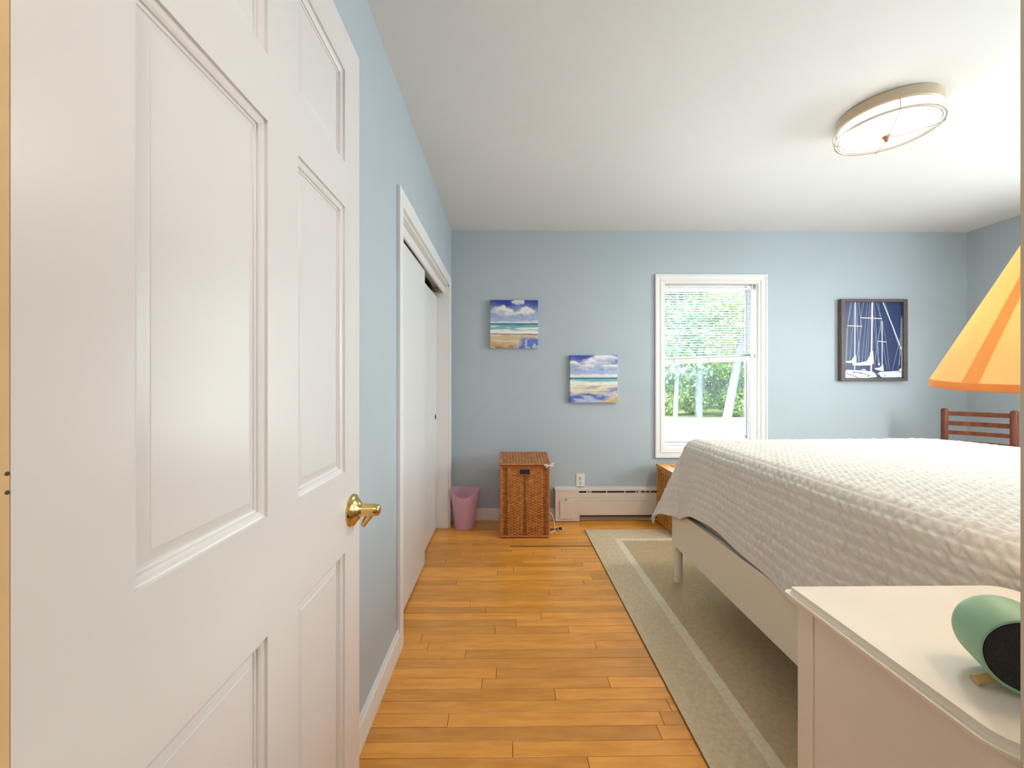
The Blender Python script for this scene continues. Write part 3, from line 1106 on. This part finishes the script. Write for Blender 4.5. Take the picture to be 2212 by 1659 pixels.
lathe(bm, [(.006, 0), (.006, .008), (0, .009)], 10, center=(.078, -.022, .010), M=Matrix.Rotation(PI / 2, 4, 'Y'), cap=False)
obj('plug_tip', bm, M_CORD, pg, smooth='auto')

# ------------------------------------------------------------------ pink wastebasket
n, k = 72, 16
prof_r = lambda t: .083 + (.122 - .083) * (t ** 1.5)
bm = B()
rings = []
for s in (0, 1):
    rr = []
    for j in range(k + 1):
        ring = []
        for i in range(n):
            a = 2 * PI * i / n
            top = .322 - (.060 if math.sin(a) < 0 else .026) * math.sin(a) ** 2
            z = top * j / k
            r = prof_r(z / .32) - .0022 * s
            if j == 0:
                z = .004 * s
            ring.append(bm.verts.new((r * math.cos(a), r * math.sin(a), z)))
        rr.append(ring)
    rings.append(rr)
for s in (0, 1):
    for j in range(k):
        for i in range(n):
            q = (i + 1) % n
            f = (rings[s][j][i], rings[s][j][q], rings[s][j + 1][q], rings[s][j + 1][i])
            bm.faces.new(f if s == 0 else f[::-1])
    bm.faces.new(rings[s][0] if s else rings[s][0][::-1])
for i in range(n):
    q = (i + 1) % n
    bm.faces.new((rings[0][k][i], rings[0][k][q], rings[1][k][q], rings[1][k][i]))
wb = obj('wastebasket', bm, M_PINK, None, smooth='auto', loc=(-.350, 3.335, .001))
tag(wb, 'translucent pink wastebasket with wavy rim in the closet corner', 'wastebasket')

# ------------------------------------------------------------------ wooden lattice crate
CX0, CX1, CYN, CYF, CZ1 = 1.257, 1.70, 3.045, 3.425, .49
cr = thing('lattice_crate', 'square honey wood storage crate with pierced lattice sides under the window', 'storage box',
           ((CX0 + CX1) / 2, (CYN + CYF) / 2, .0062))
cw, cdp = (CX1 - CX0) / 2, (CYF - CYN) / 2
for sx in (-1, 1):
    for sy in (-1, 1):
        bm = B(); x, y_ = sx * (cw - .020), sy * (cdp - .020)
        box(bm, x - .018, x + .018, y_ - .018, y_ + .018, 0, CZ1 - .02, bev=.002); obj('corner_post', bm, M_ACAC, cr)


def lattice(wd, ht, nx, nz, hole, m=.02):
    """flat board with rows of square holes, in x,z, thickness y"""
    bm = B()
    xs = np.linspace(m, wd - m, nx + 1)
    zs_ = np.linspace(m, ht - m, nz + 1)
    bar = ((wd - 2 * m) / nx) - hole
    barz = ((ht - 2 * m) / nz) - hole
    box(bm, 0, m + bar / 2, 0, .012, 0, ht); box(bm, wd - m - bar / 2, wd, 0, .012, 0, ht)
    for i in range(1, nx):
        box(bm, xs[i] - bar / 2, xs[i] + bar / 2, 0, .012, 0, ht)
    for j in range(nz + 1):
        a, b = zs_[j] - barz / 2, zs_[j] + barz / 2
        if j == 0: a = 0
        if j == nz: b = ht
        box(bm, m, wd - m, .0012, .0108, a, b)
    return bm


inner = 2 * cdp - .076
for (z0, z1) in ((.035, .235), (.262, .452)):
    bm = lattice(inner, z1 - z0, 6, 5, .027)
    o = obj('lattice_panel', bm, M_ACAC, cr, loc=(-cw + .012, cdp - .038, z0), rot=(0, 0, -PI / 2))
    o2 = o.copy(); COL.objects.link(o2); o2.parent = cr; o2.location = (cw - .024, cdp - .038, z0)
innx = 2 * cw - .076
for (z0, z1) in ((.035, .235), (.262, .452)):
    bm = lattice(innx, z1 - z0, 7, 5, .027)
    o = obj('lattice_panel', bm, M_ACAC, cr, loc=(-cw + .038, -cdp + .012, z0))
    o2 = o.copy(); COL.objects.link(o2); o2.parent = cr; o2.location = (-cw + .038, cdp - .024, z0)
for z0, z1 in ((.008, .036), (.234, .263), (.451, .470)):
    for sx in (-1, 1):
        bm = B(); box(bm, sx * (cw - .018) - .012, sx * (cw - .018) + .012, -cdp + .038, cdp - .038, z0, z1, bev=.001); obj('side_rail', bm, M_ACAC, cr)
    for sy in (-1, 1):
        bm = B(); box(bm, -cw + .038, cw - .038, sy * (cdp - .018) - .012, sy * (cdp - .018) + .012, z0, z1, bev=.001); obj('side_rail', bm, M_ACAC, cr)
bm = lattice(2 * cw + .006, 2 * cdp + .006, 8, 7, .024, m=.075)
for v in bm.verts:
    v.co = Vector((v.co.x - cw - .003, v.co.z - cdp - .003, CZ1 - .02 + v.co.y * 1.6))
bmesh.ops.recalc_face_normals(bm, faces=bm.faces[:])
obj('lid', bm, M_ACAC, cr)
bm = B(); box(bm, -cw + .03, cw - .03, -cdp + .03, cdp - .03, .02, .03); obj('bottom_board', bm, M_ACAC, cr)

# ------------------------------------------------------------------ rug
RX0, RX1, RYN, RYF = .614, 3.06, .86, 3.247
rg = thing('area_rug', 'khaki green area rug with pale inset border band under the bed', 'rug', (RX0, RYN, 0))
RW, RL = RX1 - RX0, RYF - RYN
TH = .006


def frame_quads(x0, x1, y0, y1, wd, z0, z1):
    bm = B()
    box(bm, x0, x1, y0, y0 + wd, z0, z1)
    box(bm, x0, x1, y1 - wd, y1, z0, z1)
    box(bm, x0, x0 + wd, y0 + wd, y1 - wd, z0, z1)
    box(bm, x1 - wd, x1, y0 + wd, y1 - wd, z0, z1)
    return bm


obj('binding', frame_quads(0, RW, 0, RL, .0035, .0003, TH * .9), M_RUGE, rg)
obj('border', frame_quads(.0035, RW - .0035, .0035, RL - .0035, .1845, .0003, TH), M_RUG, rg)
obj('band', frame_quads(.188, RW - .188, .188, RL - .188, .046, .0003, TH - .001), M_RUG3, rg)
bm = B(); box(bm, .234, RW - .234, .234, RL - .234, .0003, TH - .0004); obj('field', bm, M_RUG2, rg)

# ------------------------------------------------------------------ bed
BX0, BX1, BYN, BYF = .98, 2.95, .335, 2.418
bd = thing('bed', 'white painted wooden bed frame with low side rails', 'bed', ((BX0 + BX1) / 2, (BYN + BYF) / 2, TH))
bx, byy = (BX1 - BX0) / 2, (BYF - BYN) / 2
for sx in (-1, 1):
    bm = B(); box(bm, sx * (bx - .014) - .014, sx * (bx - .014) + .014, -byy + .05, byy - .05, .214, .434, bev=.003)
    obj('side_rail', bm, M_BEDW, bd)
    for sy in (-1, 1):
        x, y_ = sx * (bx - .028), sy * (byy - .028)
        bm = B(); box(bm, x - .028, x + .028, y_ - .028, y_ + .028, .195, .434 if sy > 0 else 1.02, bev=.003)
        lg = obj('corner_post', bm, M_BEDW, bd)
        bm = B(); tube(bm, [(x, y_, 0 if sy > 0 else -TH), (x, y_, .19), (x, y_, .20)], .0235, 20)
        obj('leg', bm, M_BEDW, bd, smooth='auto')
bm = B(); box(bm, -bx + .05, bx - .05, byy - .042, byy - .014, .214, .434, bev=.003); obj('foot_rail', bm, M_BEDW, bd)
bm = B(); box(bm, -bx + .05, bx - .05, -byy + .012, -byy + .040, .30, 1.0, bev=.004); obj('headboard', bm, M_BEDW, bd)
for i in range(10):
    yy = -byy + .15 + i * (2 * byy - .3) / 9
    bm = B(); box(bm, -bx + .03, bx - .03, yy - .035, yy + .035, .330, .345)
    obj('bed_slat', bm, M_BEDW, bd)

bs = B(); box(bs, BX0 + .034, BX1 - .034, BYN + .055, BYF - .05, TH + .346, .60, bev=.025, seg=3)
tag(obj('box_spring', bs, M_SPRING, None, smooth='auto'), 'grey cloth box spring seen in the gap above the bed rail', 'box spring')
ms = B(); box(ms, 1.065, BX1 - .08, BYN + .055, 2.36, .602, .812, bev=.05, seg=4)
tag(obj('mattress', ms, M_QUILT, None, smooth='auto'), 'white mattress hidden beneath the ivory quilt on the bed', 'mattress')

# quilt
QX0, QX1, QY0, QY1, QZ = 1.095, 2.865, .40, 2.325, .852
DROP = .440
step = .005
s = np.arange(-DROP, QX1 - QX0 + DROP + step / 2, step)
t = np.arange(0, QY1 - QY0 + DROP + step / 2, step)
Sg, Tg = np.meshgrid(s, t)


def quilt_pos(Sg, Tg):
    Wq, Lq = QX1 - QX0, QY1 - QY0
    os_ = np.where(Sg < 0, Sg, np.where(Sg > Wq, Sg - Wq, 0))
    ot = np.maximum(Tg - Lq, 0)
    rho = np.hypot(os_, ot)
    ca = np.where(rho > 1e-9, os_ / np.maximum(rho, 1e-9), 0)
    sa = np.where(rho > 1e-9, ot / np.maximum(rho, 1e-9), 0)
    corner = np.clip(2 * np.abs(ca * sa), 0, 1)          # 0 on the sides, 1 on the diagonal
    r = .075
    q = r * PI / 2
    # arc then a slightly flared fall
    flare = math.radians(8) + math.radians(17) * corner ** 1.5
    ang_end = PI / 2 - flare
    arc = r * ang_end
    ang = np.minimum(rho, arc) / r
    out = r * np.sin(ang)
    drop = r * (1 - np.cos(ang))
    rest = np.maximum(rho - arc, 0)
    out = out + rest * np.sin(flare)
    drop = drop + rest * np.cos(flare)
    # soft folds of the hanging part
    along = np.where(np.abs(os_) > ot, Tg, Sg)
    hang = np.clip(rest / .3, 0, 1.2)
    sst = lambda v: (lambda q_: q_ * q_ * (3 - 2 * q_))(np.clip(v, 0, 1))
    near_c = np.where(np.abs(os_) > ot, sst((Tg - (Lq - .24)) / .24), sst((.24 - Sg) / .24))
    drop = drop + hang * .060 * near_c * (1 - .75 * corner)
    tuck = sst((Tg - .42) / .22)                     # pressed in beside the nightstand
    out = np.where(Sg < 0, np.minimum(out, .070 + .2 * tuck), out)
    out = out + hang * (.012 * np.sin(along * 7.3 + 1.2) + .008 * np.sin(along * 15 + .4)) * (1 - corner)
    drop = drop + hang * .016 * np.sin(along * 5.1 + 2.6) * (1 - corner)
    X = QX0 + np.clip(Sg, 0, Wq) + ca * out
    Y = QY0 + np.minimum(Tg, Lq) + sa * out
    Z = QZ - drop
    # puffed-up top, sagging to the right edge
    Z = Z + .006 * np.sin(Sg * 3.1) * np.sin(Tg * 2.7 + .5)
    k = np.clip((X - 2.35) / .6, 0, 1)
    Z = Z - .045 * k * k * (3 - 2 * k)
    return X, Y, Z


X, Y, Z = quilt_pos(Sg, Tg)
e = .002
Xa, Ya, Za = quilt_pos(Sg + e, Tg)
Xb, Yb, Zb = quilt_pos(Sg, Tg + e)
A = np.stack([Xa - X, Ya - Y, Za - Z], -1)
Bv = np.stack([Xb - X, Yb - Y, Zb - Z], -1)
Nn = np.cross(A, Bv)
Nn /= np.maximum(np.linalg.norm(Nn, axis=-1, keepdims=True), 1e-12)
cs, ct = .037, .038
Sw = Sg + fbm(Sg * 9, Tg * 9, 15, 3) * .005
Tw = Tg + fbm(Sg * 9 + 31, Tg * 9 + 7, 25, 3) * .006
rowi = np.floor(Sw / cs)
us = Sw / cs - rowi
ut = Tw / ct + .5 * (rowi % 2)
coli = np.floor(ut)
ut = ut - coli
rnd = np.random.RandomState(4).uniform(.75, 1.12, (97, 89))[rowi.astype(int) % 97, coli.astype(int) % 89]
# squares stitched along the diagonal, one half puffed more than the other
diag = np.abs(us - ut)
edge = np.minimum.reduce([us, 1 - us, ut, 1 - ut])
puff = np.clip(edge / .22, 0, 1) ** .7 * (.55 + .45 * np.clip(diag / .16, 0, 1))
puff = puff * np.where(us > ut, 1.0, .5) * rnd + .35 * (ut - .5)
wr = fbm(Sg * 75, Tg * 75, 5, 3) * .0015 * np.clip(edge / .1, 0, 1) + fbm(Sg * 16, Tg * 10, 6, 3) * .0022
edge_d = np.minimum.reduce([Sg - s[0], s[-1] - Sg, t[-1] - Tg])
fade = np.clip((edge_d - .012) / .02, 0, 1)
foot = np.clip((Tg - (QY1 - QY0 - .22)) / .2, 0, 1)
hgt = (puff * .0092 * (1 - .5 * foot) + wr) * fade + .003 * (1 - fade)
P3 = np.stack([X, Y, Z], -1) + Nn * hgt[..., None]
me = grid_mesh('bed_quilt', P3[..., 0], P3[..., 1], P3[..., 2])
q = obj('bed_quilt', me, M_QUILT, None, smooth=True)
sm_ = q.modifiers.new('thick', 'SOLIDIFY')
sm_.thickness = .006
sm_.offset = -1
tag(q, 'ivory quilted coverlet with puffed squares draped over the bed', 'quilt')

# ------------------------------------------------------------------ nightstand
NX0, NX1, NYN, NYF, NZ = .545, .990, .425, .802, .78
ns = thing('nightstand', 'white painted nightstand with rounded top in the right foreground', 'nightstand', (NX0, NYN, 0))
nw, nd = NX1 - NX0, NYF - NYN
# top with rounded corners
bm = B()
rc = .045
pts = []
for (cx, cy, a0) in ((nw - rc, nd - rc, 0), (.012, nd - .012, 90), (rc, rc, 180), (nw - rc, rc, 270)):
    rr = .012 if a0 == 90 else rc
    for i in range(9):
        a = math.radians(a0 + 90 * i / 8)
        pts.append((cx + rr * math.cos(a), cy + rr * math.sin(a)))
vs = [bm.verts.new((x, y_, NZ - .025)) for x, y_ in pts]
f = bm.faces.new(vs)
ex = bmesh.ops.extrude_face_region(bm, geom=[f])
bmesh.ops.translate(bm, verts=[v for v in ex['geom'] if isinstance(v, bmesh.types.BMVert)], vec=(0, 0, .025))
bmesh.ops.recalc_face_normals(bm, faces=bm.faces[:])
be = [e_ for e_ in bm.edges if abs(e_.verts[0].co.z - e_.verts[1].co.z) < 1e-6]
bmesh.ops.bevel(bm, geom=be, offset=.0105, segments=5, affect='EDGES')
obj('top', bm, M_NSTOP, ns, smooth='auto')
b0 = .022
bm = B()
box(bm, b0, b0 + .018, nd - .048 - .004, nd - .012, 0, NZ - .0255, bev=.0015)
box(bm, b0, b0 + .018, .012, .05, 0, NZ - .0255, bev=.0015)
box(bm, b0, b0 + .018, .0515, nd - .0535, NZ - .075, NZ - .0255, bev=.0015) if False else None
obj('side_stile', bm, M_NS, ns)
bm = B(); box(bm, b0 + .0025, b0 + .014, .051, nd - .0525, .06, NZ - .0255); obj('side_panel', bm, M_NS, ns)
bm = B(); box(bm, nw - b0 - .016, nw - b0, .012, nd - .012, .0, NZ - .0255, bev=.0015); obj('side_panel', bm, M_NS, ns)
bm = B(); box(bm, b0 + .018, nw - b0 - .016, .014, .026, .06, NZ - .0255); obj('back_panel', bm, M_NS, ns)
bm = B(); box(bm, b0 + .018, nw - b0 - .016, .026, nd - .03, .06, .075); obj('bottom_panel', bm, M_NS, ns)
for z0, z1 in ((.09, .40), (.41, .745)):
    bm = B(); box(bm, b0 + .020, nw - b0 - .018, nd - .030, nd - .012, z0, z1, bev=.003)
    dr = obj('drawer', bm, M_NS, ns)
    bm = B(); lathe(bm, [(.006, 0), (.006, .008), (.013, .012), (.013, .020), (0, .024)], 20, center=(nw / 2, nd - .012, (z0 + z1) / 2),
                    M=Matrix.Rotation(-PI / 2, 4, 'X'), cap=False)
    obj('knob', bm, M_NS, dr, smooth='auto')

# ------------------------------------------------------------------ mint speaker on the nightstand
sp = thing('round_speaker', 'small mint green round speaker with black front on nightstand', 'speaker', (.676, .540, NZ))
R_, L_ = .049, .088
ax = Vector((-.45, -.89, 0)).normalized()
Msp = Matrix.Translation((0, 0, .0535)) @ ax.to_track_quat('Z', 'Y').to_matrix().to_4x4() @ Matrix.Rotation(0, 4, 'X')
bm = B()
prf = [(0, -L_ / 2)] + [((R_ - .026) + .026 * math.sin(a), -L_ / 2 + .026 * (1 - math.cos(a))) for a in np.linspace(0, PI / 2, 10)]
prf += [(R_, L_ / 2 - .003), (R_ - .0015, L_ / 2), (R_ - .004, L_ / 2), (R_ - .0045, L_ / 2 - .004), (0, L_ / 2 - .004)]
lathe(bm, prf, 56, M=Msp, cap=False)
obj('shell', bm, M_MINT, sp, smooth='auto')
bm = B()
lathe(bm, [(R_ - .0045, L_ / 2 - .0045), (R_ - .0055, L_ / 2 - .001), (0, L_ / 2 + .001)], 56, M=Msp, cap=False)
obj('mesh_front', bm, M_MESH, sp, smooth='auto', label='black mesh front')
for (a, b) in (((-.026, -.014, .016), (-.058, -.008, .0066)), ((.016, -.030, .016), (.046, -.036, .0066)), ((.024, .030, .016), (.040, .048, .0066))):
    bm = B(); tube(bm, [a, b], .0062, 14); obj('peg_leg', bm, M_PEG, sp, smooth='auto', label='wooden peg leg')

# ------------------------------------------------------------------ table lamp
LX, LY = .872, .582
tl = thing('table_lamp', 'lit table lamp with orange glowing cone shade on the nightstand', 'lamp', (LX, LY, NZ))
bm = B()
lathe(bm, [(.0, 0), (.062, 0), (.064, .008), (.055, .016), (.030, .03), (.034, .06), (.052, .11), (.056, .15), (.046, .20), (.022, .25), (.013, .28), (.013, .30), (0, .30)], 40, cap=False)
obj('base', bm, M_CERAM, tl, smooth='auto')
bm = B()
tube(bm, [(0, 0, .30), (0, 0, .39)], .005, 10)
lathe(bm, [(.013, .36), (.015, .365), (.015, .41), (.012, .415), (0, .415)], 20, cap=False)
obj('socket', bm, M_BRASS, tl, smooth='auto')
bm = B()
lathe(bm, [(.012, .415), (.014, .43), (.028, .465), (.030, .485), (.022, .505), (0, .512)], 24, cap=False)
obj('bulb', bm, M_BULB, tl, smooth='auto')
SB, STZ, SR0, SR1 = .398, .690, .180, .042
bm = B()
hp = [(-.013, 0, .375), (-.05, 0, .44), (-.052, 0, .52), (-.03, 0, .62), (0, 0, .69)]
tube(bm, smooth_path(hp, 6), .0016, 6)
tube(bm, smooth_path([(-a, b, c) for a, b, c in hp], 6), .0016, 6)
tube(bm, [(-SR1 + .003, 0, STZ - .008), (SR1 - .003, 0, STZ - .008)], .0014, 6)
obj('harp', bm, M_BRASS, tl, smooth='auto')
TILT = Matrix.Translation((0, 0, SB)) @ Matrix.Rotation(math.radians(4.5), 4, Vector((LY, -LX, 0)).normalized()) @ Matrix.Translation((0, 0, -SB))
bm = B(); lathe(bm, [(SR0, SB + .012), (SR1, STZ)], 96, cap=False, M=TILT); sh = obj('lamp_shade', bm, M_SHADE, tl, smooth=True, label='orange glowing paper cone shade')
bm = B(); lathe(bm, [(SR0 + .0012, SB + .012), (SR0 + .0016, SB), (SR0 - .001, SB), (SR0 - .0014, SB + .012)], 96, cap=False, M=TILT); obj('hem', bm, M_HEM, sh, smooth='auto')
bm = B()
# overlap of the shade paper: a narrow strip up the cone
ang0 = math.atan2(-LY, -LX)
t_ = bmesh.new()
for side in (-1, 1):
    pass
rows = []
for z_, r_ in ((SB + .012, SR0 + .0012), (STZ, SR1 + .0012)):
    rows.append([t_.verts.new((r_ * math.cos(ang0 - .70 + d), r_ * math.sin(ang0 - .70 + d), z_)) for d in np.linspace(-.07, .07, 7)])
for i in range(6):
    t_.faces.new((rows[0][i], rows[0][i + 1], rows[1][i + 1], rows[1][i]))
merge(bm, t_, TILT)
obj('seam_strip', bm, M_SEAM, sh, smooth=True, label='darker overlap seam')
light('lamp_bulb_light', 'POINT', (LX, LY, NZ + .47), 24, (1.0, .82, .60), shadow_soft_size=.03)

# ------------------------------------------------------------------ ceiling light
cl = thing('ceiling_light', 'lit round flush ceiling light with wire cradle', 'ceiling light', (1.83, 1.945, ZC))
bm = B()
lathe(bm, [(0, 0), (.192, 0), (.196, -.006), (.194, -.044), (.187, -.050), (.180, -.046), (0, -.04)], 72, cap=False)
obj('base_ring', bm, M_STEELRIM, cl, smooth='auto')
bm = B()
lathe(bm, [(.176, -.042), (.178, -.066), (.176, -.088), (.160, -.099), (.120, -.108), (.06, -.113), (0, -.114)], 72, cap=False)
obj('glass_bowl', bm, M_LITGLASS, cl, smooth='auto', label='glowing frosted glass')
bm = B()
rw, zr = .199, -.098
tube(bm, [(rw * math.cos(a), rw * math.sin(a), zr) for a in np.linspace(0, 2 * PI, 73)[:-1]], .0032, 8, closed=True)
tube(bm, [((rw - .012) * math.cos(a), (rw - .012) * math.sin(a), zr + .001) for a in np.linspace(0, 2 * PI, 73)[:-1]], .0022, 8, closed=True)
for kk in range(4):
    a = PI / 4 + kk * PI / 2 + .25
    c_, s_ = math.cos(a), math.sin(a)
    tube(bm, smooth_path([(.186 * c_, .186 * s_, -.046), (.203 * c_, .203 * s_, -.066), (.204 * c_, .204 * s_, -.096), (.192 * c_, .192 * s_, -.110),
                          (.12 * c_, .12 * s_, -.120), (.05 * c_, .05 * s_, -.126), (0, 0, -.127)], 5), .002, 7)
obj('wire_cradle', bm, M_WIRE, cl, smooth='auto')
bm = B()
lathe(bm, [(0, -.112), (.016, -.114), (.020, -.122), (.012, -.130), (.009, -.137), (.005, -.145), (0, -.147)], 24, cap=False)
obj('finial', bm, M_COPPER, cl, smooth='auto')
light('ceiling_light_glow', 'AREA', (1.83, 1.945, ZC - .17), 11, (1.0, .93, .84), shape='DISK', size=.34)

# ------------------------------------------------------------------ chair in the corner
pL, pR = Vector((3.465, 3.19, 0)), Vector((3.66, 2.90, 0))
dirx = (pR - pL).normalized()
CWD = (pR - pL).length
rotz = math.atan2(dirx.y, dirx.x)
ch = thing('ladderback_chair', 'reddish brown wooden ladder back chair in the right back corner', 'chair', ((pL + pR) / 2), rotz)
hw = CWD / 2
for sx in (-1, 1):
    bm = B()
    lathe(bm, [(0, 0), (.015, 0), (.021, .2), (.022, .5), (.0215, .93), (.022, .955), (.020, .968), (.012, .976), (0, .977)], 20, center=(sx * hw, 0, 0), cap=False)
    obj('back_post', bm, M_CHAIR, ch, smooth='auto')
    bm = B()
    lathe(bm, [(0, 0), (.014, 0), (.019, .1), (.021, .40), (.020, .445), (0, .445)], 18, center=(sx * (hw + .02), -.37, 0), cap=False)
    obj('front_leg', bm, M_CHAIR, ch, smooth='auto')
    bm = B()
    for z in (.15, .28):
        tube(bm, [(sx * (hw + .02), -.37, z), (sx * hw, 0, z)], .0095, 10)
    obj('stretcher', bm, M_CHAIR, ch, smooth='auto')
for z in (.17, .30):
    bm = B(); tube(bm, [(-hw - .02, -.37, z), (hw + .02, -.37, z)], .0095, 10); obj('stretcher', bm, M_CHAIR, ch, smooth='auto')
for z, hh in ((.936, .034), (.860, .034), (.788, .030), (.712, .030), (.636, .030)):
    bm = B()
    sg = 12
    rows = []
    for i in range(sg + 1):
        f_ = i / sg
        xx = -hw + f_ * 2 * hw
        cv = .018 * math.sin(PI * f_)
        rows.append([bm.verts.new((xx, cv - .006, z - hh / 2)), bm.verts.new((xx, cv + .006, z - hh / 2)),
                     bm.verts.new((xx, cv + .006, z + hh / 2)), bm.verts.new((xx, cv - .006, z + hh / 2))])
    for a, b in zip(rows, rows[1:]):
        for q_ in range(4):
            bm.faces.new((a[q_], a[(q_ + 1) % 4], b[(q_ + 1) % 4], b[q_]))
    bm.faces.new(rows[0]); bm.faces.new(rows[-1][::-1])
    bmesh.ops.recalc_face_normals(bm, faces=bm.faces[:])
    obj('back_slat', bm, M_CHAIR, ch, smooth='auto')
bm = B(); box(bm, -hw - .02, hw + .02, -.39, .0, .425, .455, bev=.012, seg=3); obj('seat', bm, M_CHAIR, ch, smooth='auto')

# ------------------------------------------------------------------ outside
GZ = -.5
bm = B(); box(bm, -25, 60, 3.9, 19.4, GZ - .2, GZ)
tag(obj('gravel_drive', bm, M_DRIVE), 'pale sunlit gravel drive seen low through the window', 'driveway')
bm = B(); box(bm, -40, 80, 19.4, 60, GZ - .2, GZ - .01)
tag(obj('woodland_ground', bm, M_GRASS), 'green woodland ground beyond the pale drive', 'ground')


def tree(x, y_, ht, r, lean, label, leafm, nleaf, crown_r, z0, seed, group=None):
    tr_ = thing('leafy_tree', label, 'tree', (x, y_, GZ - .01), 0)
    bm = B()
    pts = [(lean * f_ * ht + .05 * math.sin(5 * f_ + seed), .03 * math.sin(7 * f_ + seed), f_ * ht) for f_ in np.linspace(0, 1, 12)]
    tube(bm, pts, r, 14, taper=.45)
    obj('trunk', bm, M_BARK, tr_, smooth='auto')
    bm = B()
    rn = random.Random(seed)
    for k_ in range(7):
        f_ = rn.uniform(.35, .9)
        a = rn.uniform(0, 2 * PI)
        b0_ = Vector((lean * f_ * ht, 0, f_ * ht))
        d = Vector((math.cos(a), math.sin(a), .5)) * rn.uniform(.8, 1.8)
        tube(bm, smooth_path([b0_, b0_ + d * .5 + Vector((0, 0, .1)), b0_ + d], 3), r * .25, 6, taper=.3)
    obj('branches', bm, M_BARK, tr_, smooth='auto', kind='stuff')
    rs = np.random.RandomState(seed)
    nc = 26
    cen = rs.normal(0, 1, (nc, 3))
    cen /= np.linalg.norm(cen, axis=1, keepdims=True)
    cen *= (rs.uniform(.2, 1, (nc, 1)) ** .5) * np.array([[crown_r, crown_r, (ht + 1 - z0) / 2]])
    cen += np.array([[lean * ht * .6, 0, (ht + 1 + z0) / 2]])
    ci = rs.randint(0, nc, nleaf)
    pos = cen[ci] + rs.normal(0, .42, (nleaf, 3)) * np.array([[1, 1, .6]])
    pos[:, 2] = np.maximum(pos[:, 2], .1)
    sz = rs.uniform(.07, .15, (nleaf, 1))
    a = rs.normal(0, 1, (nleaf, 3)); a /= np.linalg.norm(a, axis=1, keepdims=True)
    b = np.cross(a, rs.normal(0, 1, (nleaf, 3))); b /= np.linalg.norm(b, axis=1, keepdims=True)
    V = np.stack([pos - a * sz, pos + b * sz * .55, pos + a * sz, pos - b * sz * .55], 1).reshape(-1, 3)
    me_ = bpy.data.meshes.new('foliage')
    me_.from_pydata(V.tolist(), [], np.arange(nleaf * 4).reshape(-1, 4).tolist())
    obj('foliage', me_, leafm, tr_, kind='stuff')
    return tr_


tree(9.25, 19.5, 8.5, .17, .0, 'tree with straight grey trunk left of centre in the window', M_LEAF2, 3200, 2.0, 2.2, 11)
tree(10.1, 18.6, 8.5, .20, .17, 'tree with thick leaning pale trunk at right in the window', M_LEAF, 3200, 2.0, 2.4, 12)
tree(7.85, 19.0, 7.5, .11, .03, 'tree with slim trunk at the left edge of the window view', M_LEAF2, 3000, 1.9, 1.4, 13)
tree(8.7, 25.0, 9.0, .2, -.02, 'dense bluish green tree behind the slim trunk at left', M_LEAF2, 5200, 2.8, .4, 14)
tree(12.2, 25.5, 9.5, .22, .02, 'dense yellow green tree behind the straight grey trunk', M_LEAF, 5200, 2.8, .3, 15)
tree(15.5, 24.0, 9.0, .2, 0, 'broad leafy tree at right just behind the leaning trunk', M_LEAF, 4200, 2.8, .4, 16)
tree(11.2, 32.0, 11, .25, 0, 'tall bluish green tree deep in the wood at far left', M_LEAF2, 6000, 3.8, .4, 18)
tree(14.2, 33.0, 11, .25, 0, 'tall yellow green tree deepest in the wood left of centre', M_LEAF, 6000, 3.6, .2, 19)
tree(17.8, 33.5, 11, .25, 0, 'tall bluish green tree deep in the wood at right', M_LEAF2, 5000, 3.6, .2, 21)
for i, (x, y_, sd_, lb) in enumerate(((11.3, 20.2, 31, 'sunlit yellow green bush at the foot of the leaning tree'),
                                      (8.3, 21.0, 32, 'low green bush at the foot of the slim left trunk'),
                                      (9.9, 21.5, 33, 'low green bush just behind the straight grey trunk'),
                                      (10.3, 28.2, 35, 'tall dark thicket at the left edge of the window view'),
                                      (13.6, 27.8, 36, 'tall dark thicket behind the straight grey trunk'),
                                      (16.6, 28.0, 37, 'tall dark thicket at the right edge of the window view'))):
    bs_ = thing('leafy_bush', lb, 'bush', (x, y_, GZ - .01))
    rs = np.random.RandomState(sd_)
    K = 1.0 if y_ < 25 else 2.1
    nl = 1700 if y_ < 25 else 3200
    d = rs.normal(0, 1, (nl, 3)); d /= np.linalg.norm(d, axis=1, keepdims=True)
    pos = d * (rs.uniform(.3, 1, (nl, 1)) ** .5) * np.array([[.95 * K * .8, .9, .8 * K]]) + np.array([[0, 0, .75 * K]])
    pos[:, 2] = np.maximum(pos[:, 2], .03)
    a = rs.normal(0, 1, (nl, 3)); a /= np.linalg.norm(a, axis=1, keepdims=True)
    b = np.cross(a, d); b /= np.maximum(np.linalg.norm(b, axis=1, keepdims=True), 1e-6)
    sz = rs.uniform(.05, .11, (nl, 1))
    V = np.stack([pos - a * sz, pos + b * sz * .6, pos + a * sz, pos - b * sz * .6], 1).reshape(-1, 3)
    me_ = bpy.data.meshes.new('foliage')
    me_.from_pydata(V.tolist(), [], np.arange(nl * 4).reshape(-1, 4).tolist())
    obj('foliage', me_, M_LEAF if K == 1 else M_LEAF2, bs_, kind='stuff')
    bm = B()
    for k_ in range(5):
        a_ = k_ * 1.3
        tube(bm, [(0, 0, 0), (.25 * math.cos(a_), .25 * math.sin(a_), .5), (.5 * math.cos(a_), .5 * math.sin(a_), 1.0)], .02, 6, taper=.4)
    obj('stems', bm, M_BARK, bs_, kind='stuff')
